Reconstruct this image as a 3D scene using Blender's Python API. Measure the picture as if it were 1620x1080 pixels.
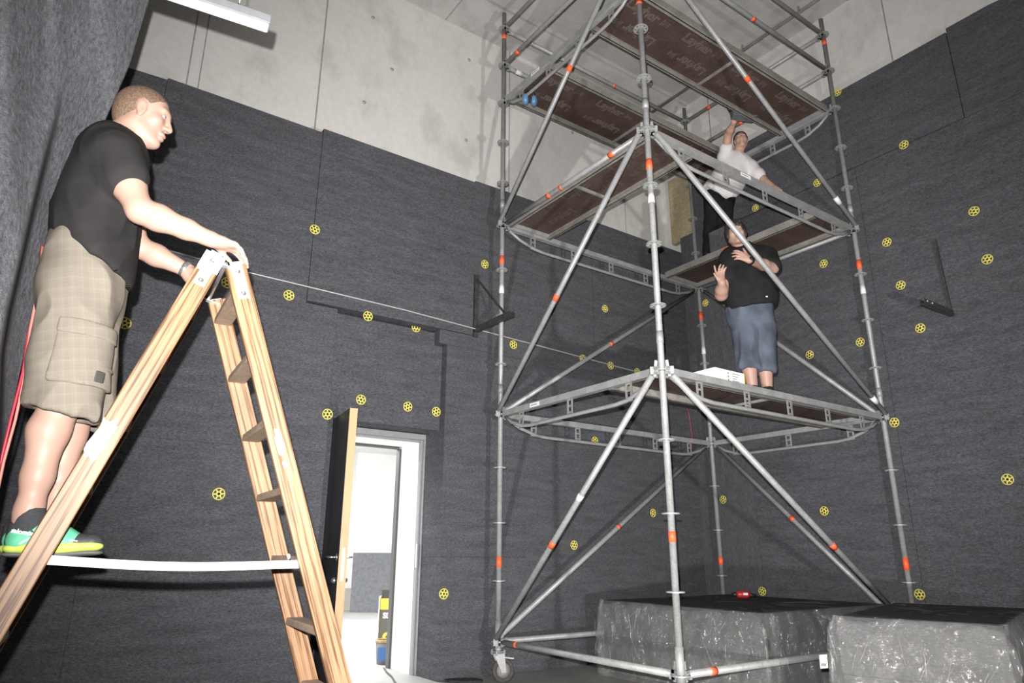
import bpy, bmesh, math, random
import numpy as np
from mathutils import Vector, Matrix, noise as mnoise

for o in list(bpy.data.objects): bpy.data.objects.remove(o)
scene = bpy.context.scene
COL = scene.collection
rnd = random.Random(7)

# ------------------------------------------------------------------ camera
# world frame: X runs along the left wall, Y towards it, Z up; origin = floor under the front scaffold post
FPX, PITCH, ROLL, YAW = 1082.617, .2984, .0047, .6122
CY, SY = math.cos(YAW), math.sin(YAW)
CAM = np.array([-3.634, -3.291, 1.076])
def _tow(v): return np.array([v[0]*CY+v[1]*SY, -v[0]*SY+v[1]*CY, v[2]])
FW = _tow([0, math.cos(PITCH), math.sin(PITCH)]); RT = _tow([1, 0, 0]); UPV = _tow([0, -math.sin(PITCH), math.cos(PITCH)])
R2 = math.cos(ROLL)*RT+math.sin(ROLL)*UPV; U2 = -math.sin(ROLL)*RT+math.cos(ROLL)*UPV
HD = _tow([0, 1, 0]); ZU = np.array([0, 0, 1.])
def ray(x, y): return FW+(x-810)/FPX*R2-(y-540)/FPX*U2
def atx(x, y, X): d = ray(x, y); return CAM+d*((X-CAM[0])/d[0])
def aty(x, y, Y): d = ray(x, y); return CAM+d*((Y-CAM[1])/d[1])
def atz(x, y, Z): d = ray(x, y); return CAM+d*((Z-CAM[2])/d[2])
def atd(x, y, D): d = ray(x, y); return CAM+d*(D/(d@HD))
def atplane(x, y, p, n): d = ray(x, y); return CAM+d*(((np.asarray(p)-CAM)@n)/(d@n))

cd = bpy.data.cameras.new('camera'); cam = bpy.data.objects.new('camera', cd); COL.objects.link(cam)
cd.sensor_width = 36; cd.lens = FPX/1620*36; cd.clip_start = .05
M = Matrix.Identity(4)
for i in range(3):
    M[i][0] = R2[i]; M[i][1] = U2[i]; M[i][2] = -FW[i]; M[i][3] = CAM[i]
cam.matrix_world = M
scene.camera = cam

# ------------------------------------------------------------------ world and lights
w = bpy.data.worlds.new('world'); scene.world = w; w.use_nodes = True
w.node_tree.nodes['Background'].inputs[0].default_value = (0, 0, 0, 1)
w.node_tree.nodes['Background'].inputs[1].default_value = 0
def light(name, kind, loc, target, energy, size=.1, color=(1, 1, 1), **kw):
    l = bpy.data.lights.new(name, kind); l.energy = energy; l.color = color
    if kind == 'AREA':
        l.shape = kw.get('shape', 'DISK'); l.size = size
        if 'size_y' in kw: l.size_y = kw['size_y']
    else: l.shadow_soft_size = size
    if kind == 'SPOT': l.spot_size = kw.get('angle', 2.2); l.spot_blend = kw.get('blend', .6)
    o = bpy.data.objects.new(name, l); COL.objects.link(o); o.location = Vector(loc)
    d = Vector(target)-Vector(loc); o.rotation_euler = d.to_track_quat('-Z', 'Y').to_euler()
    return o
# the photographer's flash, a hand's breadth above the lens: it throws the hard black shadows beside the man and the ladder
light('camera_flash_offscreen', 'SPOT', CAM+.115*U2-.035*R2, CAM+ray(905, 385), 2400, .012, (1, .98, .96), angle=1.98, blend=1.)
# work lamp low on the photographer's right: it throws the second, paler set of shadows (posts towards the door, bales up the wall)
light('work_lamp_offscreen', 'SPOT', CAM+2.3*RT-.2*HD+ZU*(.42-CAM[2]), CAM+RT*1.0+HD*6+ZU*1.5, 1050, .05, (1, .97, .93), angle=1.25, blend=.7)
# the light of the bright room beyond the door, at its ceiling and out of sight behind the wall
light('next_room_ceiling_light_offscreen', 'AREA', (-.9, 5.2, 2.97), (-.9, 5.2, 0), 480, 2.2, (1, 1, 1), shape='SQUARE')
scene.view_settings.view_transform = 'Standard'; scene.view_settings.look = 'None'
scene.view_settings.gamma = 1; scene.view_settings.use_curve_mapping = False
scene.view_settings.exposure = 0

# ------------------------------------------------------------------ materials
MATS = {}
def mat(name, base=(.5, .5, .5), rough=.6, metal=0., var=0., scale=20., stretch=(1, 1, 1), bump=0., bscale=None, spec=.5,
        alpha=1., coat=0., sheen=0., dark=None, detail=4., emis=None):
    if name in MATS: return MATS[name]
    m = bpy.data.materials.new(name); m.use_nodes = True; MATS[name] = m
    nt = m.node_tree; b = nt.nodes['Principled BSDF']
    b.inputs['Base Color'].default_value = (*base, 1); b.inputs['Roughness'].default_value = rough
    b.inputs['Metallic'].default_value = metal; b.inputs['Specular IOR Level'].default_value = spec
    b.inputs['Alpha'].default_value = alpha; b.inputs['Coat Weight'].default_value = coat
    b.inputs['Sheen Weight'].default_value = sheen
    if var or bump or dark:
        tc = nt.nodes.new('ShaderNodeTexCoord'); mp = nt.nodes.new('ShaderNodeMapping')
        mp.inputs['Scale'].default_value = stretch
        nt.links.new(tc.outputs['Object'], mp.inputs[0])
        n = nt.nodes.new('ShaderNodeTexNoise'); n.inputs['Scale'].default_value = scale; n.inputs['Detail'].default_value = detail
        nt.links.new(mp.outputs[0], n.inputs['Vector'])
        if var or dark:
            r = nt.nodes.new('ShaderNodeValToRGB')
            lo = dark if dark else tuple(max(0, c*(1-var)) for c in base); hi = tuple(min(1, c*(1+var)) for c in base)
            r.color_ramp.elements[0].position = .3; r.color_ramp.elements[1].position = .7
            r.color_ramp.elements[0].color = (*lo, 1); r.color_ramp.elements[1].color = (*hi, 1)
            nt.links.new(n.outputs['Fac'], r.inputs[0]); nt.links.new(r.outputs[0], b.inputs['Base Color'])
        if bump:
            n2 = n
            if bscale:
                n2 = nt.nodes.new('ShaderNodeTexNoise'); n2.inputs['Scale'].default_value = bscale; n2.inputs['Detail'].default_value = 3
                nt.links.new(mp.outputs[0], n2.inputs['Vector'])
            bp = nt.nodes.new('ShaderNodeBump'); bp.inputs['Strength'].default_value = bump; bp.inputs['Distance'].default_value = .01
            nt.links.new(n2.outputs['Fac'], bp.inputs['Height']); nt.links.new(bp.outputs[0], b.inputs['Normal'])
    return m

def layered(name, base, layers, rough=.9, bump=None, spec=.3, sheen=0., metal=0.):
    """base colour multiplied by several noise layers: (scale, stretch, low, high, lowpos, highpos)"""
    m = bpy.data.materials.new(name); m.use_nodes = True; MATS[name] = m
    nt = m.node_tree; b = nt.nodes['Principled BSDF']; b.inputs['Roughness'].default_value = rough
    b.inputs['Specular IOR Level'].default_value = spec; b.inputs['Sheen Weight'].default_value = sheen; b.inputs['Metallic'].default_value = metal
    tc = nt.nodes.new('ShaderNodeTexCoord'); cur = None; last = None
    for (sc, st, lo, hi, p0, p1) in layers:
        mp = nt.nodes.new('ShaderNodeMapping'); mp.inputs['Scale'].default_value = st
        nt.links.new(tc.outputs['Object'], mp.inputs[0])
        n = nt.nodes.new('ShaderNodeTexNoise'); n.inputs['Scale'].default_value = sc; n.inputs['Detail'].default_value = 5; n.inputs['Roughness'].default_value = .65
        nt.links.new(mp.outputs[0], n.inputs['Vector'])
        r = nt.nodes.new('ShaderNodeMapRange'); r.inputs[1].default_value = p0; r.inputs[2].default_value = p1
        r.inputs[3].default_value = lo; r.inputs[4].default_value = hi
        nt.links.new(n.outputs['Fac'], r.inputs[0]); last = n
        if cur is None: cur = r.outputs[0]
        else:
            mm = nt.nodes.new('ShaderNodeMath'); mm.operation = 'MULTIPLY'
            nt.links.new(cur, mm.inputs[0]); nt.links.new(r.outputs[0], mm.inputs[1]); cur = mm.outputs[0]
    vm = nt.nodes.new('ShaderNodeVectorMath'); vm.operation = 'SCALE'; vm.inputs[0].default_value = base
    nt.links.new(cur, vm.inputs['Scale']); nt.links.new(vm.outputs[0], b.inputs['Base Color'])
    if bump:
        bp = nt.nodes.new('ShaderNodeBump'); bp.inputs['Strength'].default_value = bump; bp.inputs['Distance'].default_value = .01
        nt.links.new(cur, bp.inputs['Height']); nt.links.new(bp.outputs[0], b.inputs['Normal'])
    return m

FELT_L = layered('felt_left', (.079, .081, .090), [(3, (1, 1, 6), .8, 1.2, .3, .7), (38, (1, 1, 3), .6, 1.5, .3, .72), (130, (1, 1, 2), .45, 1.75, .3, .72)], rough=1, bump=.4, spec=.1)
FELT_V = layered('felt_vertical', (.082, .084, .092), [(3, (5, 5, 1), .85, 1.15, .3, .7), (38, (3, 3, .6), .6, 1.5, .3, .72), (130, (2, 2, 1), .45, 1.75, .3, .72)], rough=1, bump=.4, spec=.1)
FELT_C = layered('felt_curtain', (.105, .110, .122), [(4, (1, 1, .4), .85, 1.15, .3, .7), (70, (1, 1, .5), .35, 1.9, .3, .7), (240, (1, 1, 1), .4, 2.0, .3, .7)], rough=.95, bump=.7, spec=.2, sheen=.2)
CONC = layered('concrete_wall', (.60, .585, .56), [(.5, (1, 1, 1), .92, 1.05, .3, .7), (2.5, (1, 1, .6), .82, 1.04, .3, .5), (14, (1, 1, 1), .94, 1.04, .3, .7), (120, (1, 1, 1), .93, 1.06, .3, .7)], rough=.85, bump=.12, spec=.25)
CONC_C = layered('concrete_ceiling', (.46, .45, .435), [(.8, (1, 1, 1), .9, 1.06, .3, .7), (3, (1, 1, 1), .8, 1.05, .3, .55), (40, (1, 1, 1), .92, 1.06, .3, .7)], rough=.85, bump=.12, spec=.25)
SCREED = layered('screed_floor', (.30, .295, .28), [(1.2, (1, 1, 1), .8, 1.1, .3, .7), (12, (1, 1, 1), .88, 1.1, .3, .7), (150, (1, 1, 1), .9, 1.1, .3, .7)], rough=.55, bump=.05, spec=.4)
GALV = layered('galvanised_steel', (.33, .335, .335), [(9, (1, 1, 1), .8, 1.12, .3, .7), (70, (1, 1, 1), .82, 1.15, .3, .7)], rough=.5, spec=.5, metal=.25)
GALV_D = layered('galvanised_dull', (.29, .29, .28), [(6, (1, 1, 1), .75, 1.15, .3, .7), (60, (1, 1, 1), .8, 1.2, .3, .7)], rough=.55, spec=.4, metal=.35)
RAILM = layered('deck_rail_steel', (.26, .25, .22), [(5, (1, 1, 1), .75, 1.2, .3, .7), (50, (1, 1, 1), .8, 1.2, .3, .7)], rough=.6, spec=.35, metal=.2)
PLY = layered('phenolic_plywood', (.068, .044, .036), [(4, (1, 1, 1), .75, 1.25, .3, .7), (45, (1, 1, 1), .8, 1.25, .3, .7)], rough=.55, spec=.35)
PLYTXT = mat('deck_print', (.150, .122, .110), .6, dark=(.08, .057, .048), scale=45)
PLYTXT2 = mat('deck_print_worn', (.10, .074, .064), .6, dark=(.066, .043, .035), scale=40)
ORANGE = mat('orange_sticker', (.85, .12, .04), .5, var=.1, scale=60)
WHITE_ST = mat('white_sticker', (.75, .75, .74), .5, var=.15, scale=120)
PINK = mat('orange_print', (.35, .05, .03), .5)
YEL = mat('yellow_plastic', (.80, .70, .12), .45, var=.15, scale=40)
BLACK = mat('black_plastic', (.012, .012, .013), .5)
RUBBER = mat('dark_rubber', (.05, .045, .04), .8, var=.3, scale=40)

# ------------------------------------------------------------------ mesh helpers
def V(*a): return np.array(a, float)
def unit(a): a = np.asarray(a, float); return a/np.linalg.norm(a)
def frame(d, ref=(0, 0, 1)):
    x = unit(d); r = np.asarray(ref, float)
    if abs(x@r) > .97: r = V(1, 0, 0) if abs(x[0]) < .9 else V(0, 1, 0)
    y = unit(np.cross(r, x)); z = np.cross(x, y); return x, y, z

class MB:
    def __init__(s): s.v = []; s.f = []; s.sm = []
    def add(s, vs, fs, smooth=False):
        b = len(s.v); s.v += [tuple(map(float, q)) for q in vs]; s.f += [tuple(i+b for i in f) for f in fs]; s.sm += [smooth]*len(fs); return s
    def obox(s, c, ax, half):
        c = np.asarray(c, float); a = [np.asarray(q, float) for q in ax]; vs = []
        for i in (-1, 1):
            for j in (-1, 1):
                for k in (-1, 1): vs.append(c+a[0]*half[0]*i+a[1]*half[1]*j+a[2]*half[2]*k)
        fs = [(0, 1, 3, 2), (4, 6, 7, 5), (0, 4, 5, 1), (2, 3, 7, 6), (0, 2, 6, 4), (1, 5, 7, 3)]
        if np.dot(np.cross(a[0], a[1]), a[2]) < 0: fs = [f[::-1] for f in fs]
        return s.add(vs, fs)
    def box(s, lo, hi):
        lo = np.asarray(lo, float); hi = np.asarray(hi, float)
        return s.obox((lo+hi)/2, np.eye(3), (hi-lo)/2)
    def beam(s, a, b, wy, wz, ref=(0, 0, 1)):
        a = np.asarray(a, float); b = np.asarray(b, float); x, y, z = frame(b-a, ref)
        return s.obox((a+b)/2, (x, y, z), (np.linalg.norm(b-a)/2, wy/2, wz/2))
    def tube(s, pts, r, n=12, cap=True, radii=None):
        P = [np.asarray(p, float) for p in pts]; vs = []; fs = []
        rs = radii if radii else [r]*len(P); yy = None
        for i, p in enumerate(P):
            d = unit(P[min(i+1, len(P)-1)]-P[max(i-1, 0)])
            if yy is None: _, yy, zz = frame(d)
            else:
                yy = unit(yy-d*(yy@d)); zz = np.cross(d, yy)
            for k in range(n):
                t = 2*math.pi*k/n; vs.append(p+rs[i]*(math.cos(t)*yy+math.sin(t)*zz))
        for i in range(len(P)-1):
            for k in range(n):
                k2 = (k+1) % n; fs.append((i*n+k, i*n+k2, (i+1)*n+k2, (i+1)*n+k))
        s.add(vs, fs, True)
        if cap:
            b = len(s.v)-len(vs)
            s.f.append(tuple(b+k for k in range(n))[::-1]); s.sm.append(False)
            e = b+(len(P)-1)*n; s.f.append(tuple(e+k for k in range(n))); s.sm.append(False)
        return s
    def lathe(s, c, axis, prof, n=16, smooth=True):
        """prof: closed list of (radius, height) – revolved about axis through c"""
        x, y, z = frame(axis); c = np.asarray(c, float); m = len(prof); vs = []; fs = []
        for k in range(n):
            t = 2*math.pi*k/n; e = math.cos(t)*y+math.sin(t)*z
            for (r, h) in prof: vs.append(c+e*r+x*h)
        for k in range(n):
            k2 = (k+1) % n
            for j in range(m):
                j2 = (j+1) % m; fs.append((k*m+j, k*m+j2, k2*m+j2, k2*m+j))
        return s.add(vs, fs, smooth)
    def prism(s, poly, d):
        """extrude the planar polygon (3-D points) along d"""
        poly = [np.asarray(p, float) for p in poly]; d = np.asarray(d, float); n = len(poly)
        fs = [tuple(range(n))[::-1], tuple(n+i for i in range(n))]+[(i, (i+1) % n, n+(i+1) % n, n+i) for i in range(n)]
        return s.add(poly+[p+d for p in poly], fs)
    def sphere(s, c, r, n=16, m=10, axes=None):
        c = np.asarray(c, float); r = np.ones(3)*r; A = np.eye(3) if axes is None else np.array(axes); vs = []; fs = []
        for j in range(m+1):
            ph = math.pi*j/m
            for i in range(n):
                t = 2*math.pi*i/n; q = V(math.sin(ph)*math.cos(t), math.sin(ph)*math.sin(t), math.cos(ph))*r; vs.append(c+q@A)
        for j in range(m):
            for i in range(n):
                i2 = (i+1) % n; fs.append((j*n+i, (j+1)*n+i, (j+1)*n+i2, j*n+i2))
        return s.add(vs, fs, True)
    def mesh(s, name):
        me = bpy.data.meshes.new(name); me.from_pydata(s.v, [], s.f)
        me.polygons.foreach_set('use_smooth', s.sm); me.update(); return me
    def build(s, name, m, parent=None, bevel=0, **kw):
        return mk(name, s.mesh(name), m, parent, bevel=bevel, **kw)

def mk(name, me, m, parent=None, loc=None, mtx=None, bevel=0, label=None, cat=None, group=None, kind=None, recenter=True):
    if m is not None and len(me.materials) == 0: me.materials.append(m)
    o = bpy.data.objects.new(name, me); COL.objects.link(o)
    if mtx is not None: o.matrix_basis = mtx
    elif loc is not None: o.location = Vector(loc)
    if parent is not None:
        o.parent = parent; o.matrix_parent_inverse = PINV[parent.name]
    # world matrix bookkeeping: children are always given in world coordinates
    wm = o.matrix_basis.copy(); PINV[o.name] = wm.inverted()
    if bevel:
        b = o.modifiers.new('bevel', 'BEVEL'); b.width = bevel; b.segments = 2; b.limit_method = 'ANGLE'
    tag(o, label, cat, group, kind)
    return o
PINV = {}
def tag(o, label=None, cat=None, group=None, kind=None):
    if label: o['label'] = label
    if cat: o['category'] = cat
    if group: o['group'] = group
    if kind: o['kind'] = kind
    return o
def thing(name, label, cat, loc=(0, 0, 0), group=None):
    o = bpy.data.objects.new(name, None); COL.objects.link(o); o.location = Vector(loc); o.empty_display_size = .1
    PINV[o.name] = Matrix.Translation(-Vector(loc)); return tag(o, label, cat, group)
def solid(o, t, off=0):
    m = o.modifiers.new('solidify', 'SOLIDIFY'); m.thickness = t; m.offset = off
def grid_mesh(name, P, smooth=True):
    """P: array (m,n,3) of points"""
    m, n, _ = P.shape; f = []
    for i in range(m-1):
        for j in range(n-1): f.append((i*n+j, i*n+j+1, (i+1)*n+j+1, (i+1)*n+j))
    me = bpy.data.meshes.new(name); me.from_pydata(P.reshape(-1, 3).tolist(), [], f)
    me.polygons.foreach_set('use_smooth', [smooth]*len(f)); me.update(); return me
def text_mesh(body, size, extrude=.0004, bold=False, shear=0., spacing=1.):
    c = bpy.data.curves.new('lettering', 'FONT'); c.body = body; c.size = size; c.extrude = extrude; c.align_x = 'CENTER'; c.align_y = 'CENTER'
    c.shear = shear; c.space_character = spacing; c.resolution_u = 3
    if bold: c.offset = size*.03
    o = bpy.data.objects.new('lettering', c); COL.objects.link(o)
    dg = bpy.context.evaluated_depsgraph_get(); me = bpy.data.meshes.new_from_object(o.evaluated_get(dg))
    bpy.data.objects.remove(o); bpy.data.curves.remove(c); me.name = 'lettering'; me.materials.clear(); return me
def axes_mtx(o, x, y, z):
    m = Matrix.Identity(4)
    for i in range(3): m[i][0] = x[i]; m[i][1] = y[i]; m[i][2] = z[i]; m[i][3] = o[i]
    return m
# ================================================================== the room
YW, XW, ZC = 2.85, 3.39, 7.35          # concrete wall planes and ceiling
YF, XF = 2.42, 3.20                    # felt surfaces
X0, Y0 = -9., -8.
D0, D1, DZ = -1.42, -.42, 2.14         # door opening
def structure(name, mb, m, **kw): return mb.build(name, m, kind='structure', **kw)
floor = structure('floor', MB().box((X0, Y0, -.12), (XW+.5, YW+.5, 0)), SCREED)
# the ceiling has a real open slot along the left wall
ceiling = structure('ceiling', MB().box((X0, Y0, ZC), (XW+.5, 2.265, ZC+.3)).box((X0, 2.300, ZC), (XW+.5, YW+.5, ZC+.3)).box((X0, 2.265, ZC+.15), (XW+.5, 2.300, ZC+.3)), CONC_C)
wl = MB().box((X0, YW, 0), (D0, YW+.5, ZC)).box((D1, YW, 0), (XW+.5, YW+.5, ZC)).box((D0, YW, DZ), (D1, YW+.5, ZC))
wall_left = structure('wall_left', wl, CONC)
wall_right = structure('wall_right', MB().box((XW, Y0, 0), (XW+.5, YW, ZC)), CONC)
wall_back = structure('wall_back', MB().box((X0, Y0-.3, 0), (XW+.5, Y0, ZC)), CONC)
wall_near = structure('wall_near', MB().box((X0-.3, Y0, 0), (X0, YW+.5, ZC)), CONC)

# formwork joints in the concrete: slurry stain and groove shade painted as dark strips; shaded tie holes painted as grey discs
HOLE = mat('tie_hole_shade', (.33, .32, .31), .9)
JOINT = mat('joint_stain_shade', (.28, .275, .26), .9, var=.2, scale=30)
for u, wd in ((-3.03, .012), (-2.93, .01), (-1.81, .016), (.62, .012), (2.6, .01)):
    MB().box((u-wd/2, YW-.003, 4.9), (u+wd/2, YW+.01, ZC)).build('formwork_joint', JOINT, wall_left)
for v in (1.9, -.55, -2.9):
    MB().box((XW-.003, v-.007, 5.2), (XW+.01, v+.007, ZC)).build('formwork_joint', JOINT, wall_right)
for (x, y) in ((590, 28), (576, 162), (742, 95), (737, 222), (905, 210), (620, 110)):
    p = aty(x, y, YW); MB().lathe(p-V(0, .004, 0), (0, 1, 0), [(0, 0), (.022, 0), (.022, .02), (0, .02)], 12).build('tie_hole', HOLE, wall_left)
MB().tube([(X0, 2.2825, ZC+.05), (XW, 2.2825, ZC+.05)], .006, 6).build('slot_cable', BLACK, ceiling)
for v in (-5., -2.6, -.2): MB().box((X0, v-.01, ZC-.003), (XW, v+.01, ZC+.01)).build('slab_joint', JOINT, ceiling)  # grooves between slabs laid on as strips, their shade in the colour
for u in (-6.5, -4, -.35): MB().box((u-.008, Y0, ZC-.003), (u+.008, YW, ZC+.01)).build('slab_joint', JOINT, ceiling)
trim = MB().tube([(2.99, -3.5, ZC-.09), (2.99, 2.6, ZC-.09)], .02, 8)
for v in np.arange(-3, 2.6, .8): trim.box((2.98, v-.01, ZC-.09), (3.0, v+.01, ZC))
structure('trim_1', trim, GALV_D)
# white cove strip where ceiling and left wall meet
# ---- felt covering, sheet by sheet
def felt(parent, lo, hi, m=None, wob=0.0, seed=0):
    """a felt-covered absorber sheet: rounded edges, top edge slightly uneven"""
    mb = MB().box(lo, hi); return mb.build('felt_panel', m or FELT_L, parent, bevel=.004)
def tops(a, b, axis, face, back, z0, z1, parent, m=None, off=0.):
    """sheet with an uneven cut top edge along axis"""
    n = max(3, int(abs(b-a)/.35)); r = random.Random(int(a*100)+int(z1*10)); pts = [a+(b-a)*i/n for i in range(n+1)]
    zs = []; z = z1
    for i in range(n+1):
        if r.random() < .25: z = z1+r.uniform(-.02, .02)
        zs.append(z)
    fr = face-off if axis == 'x' else face-off
    poly = [(p, q) for p, q in zip(pts, zs)]
    if axis == 'x':
        P = [V(a, fr, z0), V(b, fr, z0)]+[V(p, fr, q) for p, q in poly[::-1]]; d = V(0, back-fr, 0)
    else:
        P = [V(fr, a, z0), V(fr, b, z0)]+[V(fr, p, q) for p, q in poly[::-1]]; d = V(back-fr, 0, 0)
    return MB().prism(P, d).build('felt_panel', m or FELT_L, parent)
ZT = 4.96
# left wall: upper sheets
for (a, b, z0, z1, off) in ((X0, -5.2, 2.6, 4.88, 0), (-5.2, -3.215, 2.6, 4.88, .004), (-3.215, -1.85, 3.18, 4.92, 0.), (-1.85, -.12, 3.2, 4.96, .007), (-.12, 1.55, 3.05, 4.985, .0), (1.55, XF, 3.05, 5.0, .008)):
    tops(a, b-.004, 'x', YF, YW, z0, z1, wall_left, off=off)
# left wall: lower sheets
for (a, b, z0, z1, off) in ((X0, -5.2, 0, 2.6, .0), (-5.2, -3.215, 0, 2.6, .004), (-3.215, -1.56, 1.88, 3.18, .0), (-3.215, -1.56, 0, 1.88, .003),
                            (-.41, .55, 1.03, 3.05, .0), (-.41, .55, 0, 1.03, .003), (.55, 1.55, 0, 3.05, .004), (1.55, 2.5, 0, 3.05, .0), (2.5, XF, 0, 3.05, .006)):
    felt(wall_left, (a, YF-off, z0), (b, YW, z1))
felt(wall_left, (-.5, YF, 3.05), (-.12, YW, 3.195))
# recessed zone around and above the door
felt(wall_left, (-1.56, 2.52, 2.20), (-.41, YW, 3.05)); felt(wall_left, (-1.56, 2.52, 3.05), (-.5, YW, 3.18))
felt(wall_left, (-1.56, 2.52, 0), (D0-.06, YW, 2.2))

# right wall
for (a, b, z0, z1, off, m) in ((1.63, YF, 0, 5.22, .0, FELT_V), (-.05, 1.625, 0, 3.4, 0., None), (-.05, 1.625, 3.4, 5.1, .0, None), (-2.2, -.055, 0, 5.1, .004, None),
                               (-4.5, -2.205, 0, 5.1, 0, None), (Y0, -4.505, 0, 5.1, .006, None)):
    felt(wall_right, (XF-off, a, z0), (XW, b, z1), m)
for (a, b, z1, off) in ((-1.15, 1.625, 6.10, .012), (-3.4, -1.155, 6.13, .0), (Y0, -3.405, 6.1, .01)):
    tops(a, b, 'y', XF, XW, 5.105, z1, wall_right, off=off)
felt(wall_right, (XF, 1.63, 5.225), (XW, 2.15, 6.05), FELT_V)
WOOL = layered('mineral_wool', (.36, .30, .19), [(4, (1, 1, .5), .75, 1.15, .3, .7), (14, (1, 1, 2), .8, 1.2, .3, .7), (90, (1, 1, 1), .8, 1.2, .3, .7)], rough=1, bump=.4, spec=.1)
mb = MB().box((3.29, 2.155, 5.24), (XW, 2.40, 6.2)); mb.build('mineral_wool_slab', WOOL, wall_right, label='bare yellowish mineral wool slab', bevel=.01)
mb = MB().box((3.30, 2.405, 5.24), (XW, 2.66, 6.25)); mb.build('mineral_wool_slab', WOOL, wall_right, label='bare yellowish mineral wool slab', bevel=.01)

# ---- door 1
FRAME = mat('door_frame_grey', (.24, .245, .255), .45, var=.1, scale=30)
JAMB = mat('white_jamb', (.78, .78, .77), .5, var=.04, scale=10)
DOORM = mat('door_dark_laminate', (.036, .038, .045), .5, var=.15, scale=8, stretch=(1, 1, .2))
DEDGE = layered('door_edge_wood', (.58, .37, .21), [(6, (6, 6, .5), .9, 1.08, .3, .7), (60, (3, 3, .3), .92, 1.06, .3, .7)], rough=.5)
STEEL = mat('brushed_steel', (.55, .55, .55), .3, metal=.9, var=.08, scale=60)
door = thing('door_1', 'open dark acoustic door with pale wooden edge', 'door', (D0, YW-.05, 0)); tag(door, kind='structure')
fr = MB()
fr.box((D0-.06, YW-.06, 0), (D0, YW+.03, DZ+.06)).box((D1, YW-.06, 0), (D1+.012, YW+.03, DZ+.055)).box((D0, YW-.06, DZ), (D1, YW+.03, DZ+.055))
fr.build('door_frame', FRAME, door, bevel=.004)
fr = MB().box((D1-.018, YW-.02, 0), (D1, YW+.03, DZ)).box((D0, YW-.02, DZ-.018), (D1-.018, YW+.03, DZ)); fr.build('door_stop', FRAME, door, label='grey rebate of the frame', bevel=.003)
jb = MB().box((D1-.012, YW+.03, 0), (D1+.002, YW+.5, DZ-.012)).box((D0, YW+.03, DZ-.012), (D1, YW+.5, DZ)); jb.build('jamb_lining', JAMB, door, label='white wall lining of the doorway')
jb = MB().box((D1-.034, YW+.43, 0), (D1-.012, YW+.5, DZ-.034)).box((D0, YW+.43, DZ-.034), (D1-.034, YW+.5, DZ-.012)); jb.build('rear_trim', mat('rear_trim_dark', (.05, .05, .052), .5), door, label='thin dark trim at the far end of the doorway')
MB().box((D1-.022, YW-.035, .93), (D1-.018, YW-.005, 1.15)).build('strike_plate', STEEL, door)
H0 = V(D0+.012, YW-.045, .012); L0 = unit(V(-.105, -.80, 0)); LN = V(-L0[1], L0[0], 0)   # leaf direction, normal
LL, LT, LH = .84, .064, 2.185
leafc = H0+L0*LL/2+ZU*LH/2
leaf = MB().obox(leafc, (L0, LN, ZU), (LL/2-.004, LT/2, LH/2)).build('door_leaf', DOORM, door, bevel=.003)
MB().obox(H0+L0*(LL-.002)+ZU*LH/2, (L0, LN, ZU), (.004, LT/2, LH/2)).build('door_edge', DEDGE, leaf, label='pale wooden edge band')
hz = 1.02; he = H0+L0*(LL-.07)
for s in (-1, 1):
    h = MB().tube([he+LN*s*LT/2+ZU*hz, he+LN*s*(LT/2+.055)+ZU*hz, he+LN*s*(LT/2+.06)-L0*.02+ZU*hz, he+LN*s*(LT/2+.06)-L0*.13+ZU*hz], .009, 8)
    h.lathe(he+LN*s*LT/2+ZU*hz, LN*s, [(0, 0), (.026, 0), (.026, .008), (0, .008)], 14); h.build('door_handle', STEEL, leaf)
    MB().lathe(he+LN*s*LT/2+ZU*(hz-.17), LN*s, [(0, 0), (.024, 0), (.024, .012), (.012, .03), (0, .03)], 14).build('lock_cylinder', STEEL, leaf)
MB().obox(H0+L0*(LL+.0035)+ZU*(hz-.05), (L0, LN, ZU), (.0015, .012, .12)).build('lock_plate', STEEL, leaf, bevel=.001)
for z in (.25, 1.1, 1.95): MB().tube([H0+ZU*(z-.05)-LN*.04, H0+ZU*(z+.05)-LN*.04], .012, 8).build('hinge', STEEL, leaf)

# ---- the bright room beyond the doorway
RW = mat('next_room_white', (.82, .82, .81), .8, var=.03, scale=3)
CARPET = layered('next_room_carpet', (.50, .50, .49), [(2, (1, 1, 1), .85, 1.1, .3, .7), (120, (1, 1, 1), .8, 1.2, .3, .7)], rough=1, bump=.2, spec=.1)
N0, N1, NY0, NY1 = -3.2, 3.6, YW+.5, 9.9
structure('floor', MB().box((N0, NY0, -.12), (N1, NY1, -.004)), CARPET)
structure('ceiling', MB().box((N0, NY0, 3.0), (N1, NY1, 3.2)), RW)
structure('wall_next_room_back', MB().box((N0, NY1, 0), (N1, NY1+.2, 3)), RW)
structure('wall_next_room_left', MB().box((N0-.2, NY0, 0), (N0, NY1, 3)), RW)
structure('wall_next_room_right', MB().box((N1, NY0, 0), (N1+.2, NY1, 3)), RW)
structure('baseboard_next_room', MB().box((N0, NY1-.015, 0), (N1, NY1, .4)), mat('next_room_skirting', (.5, .48, .44), .6))

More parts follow.
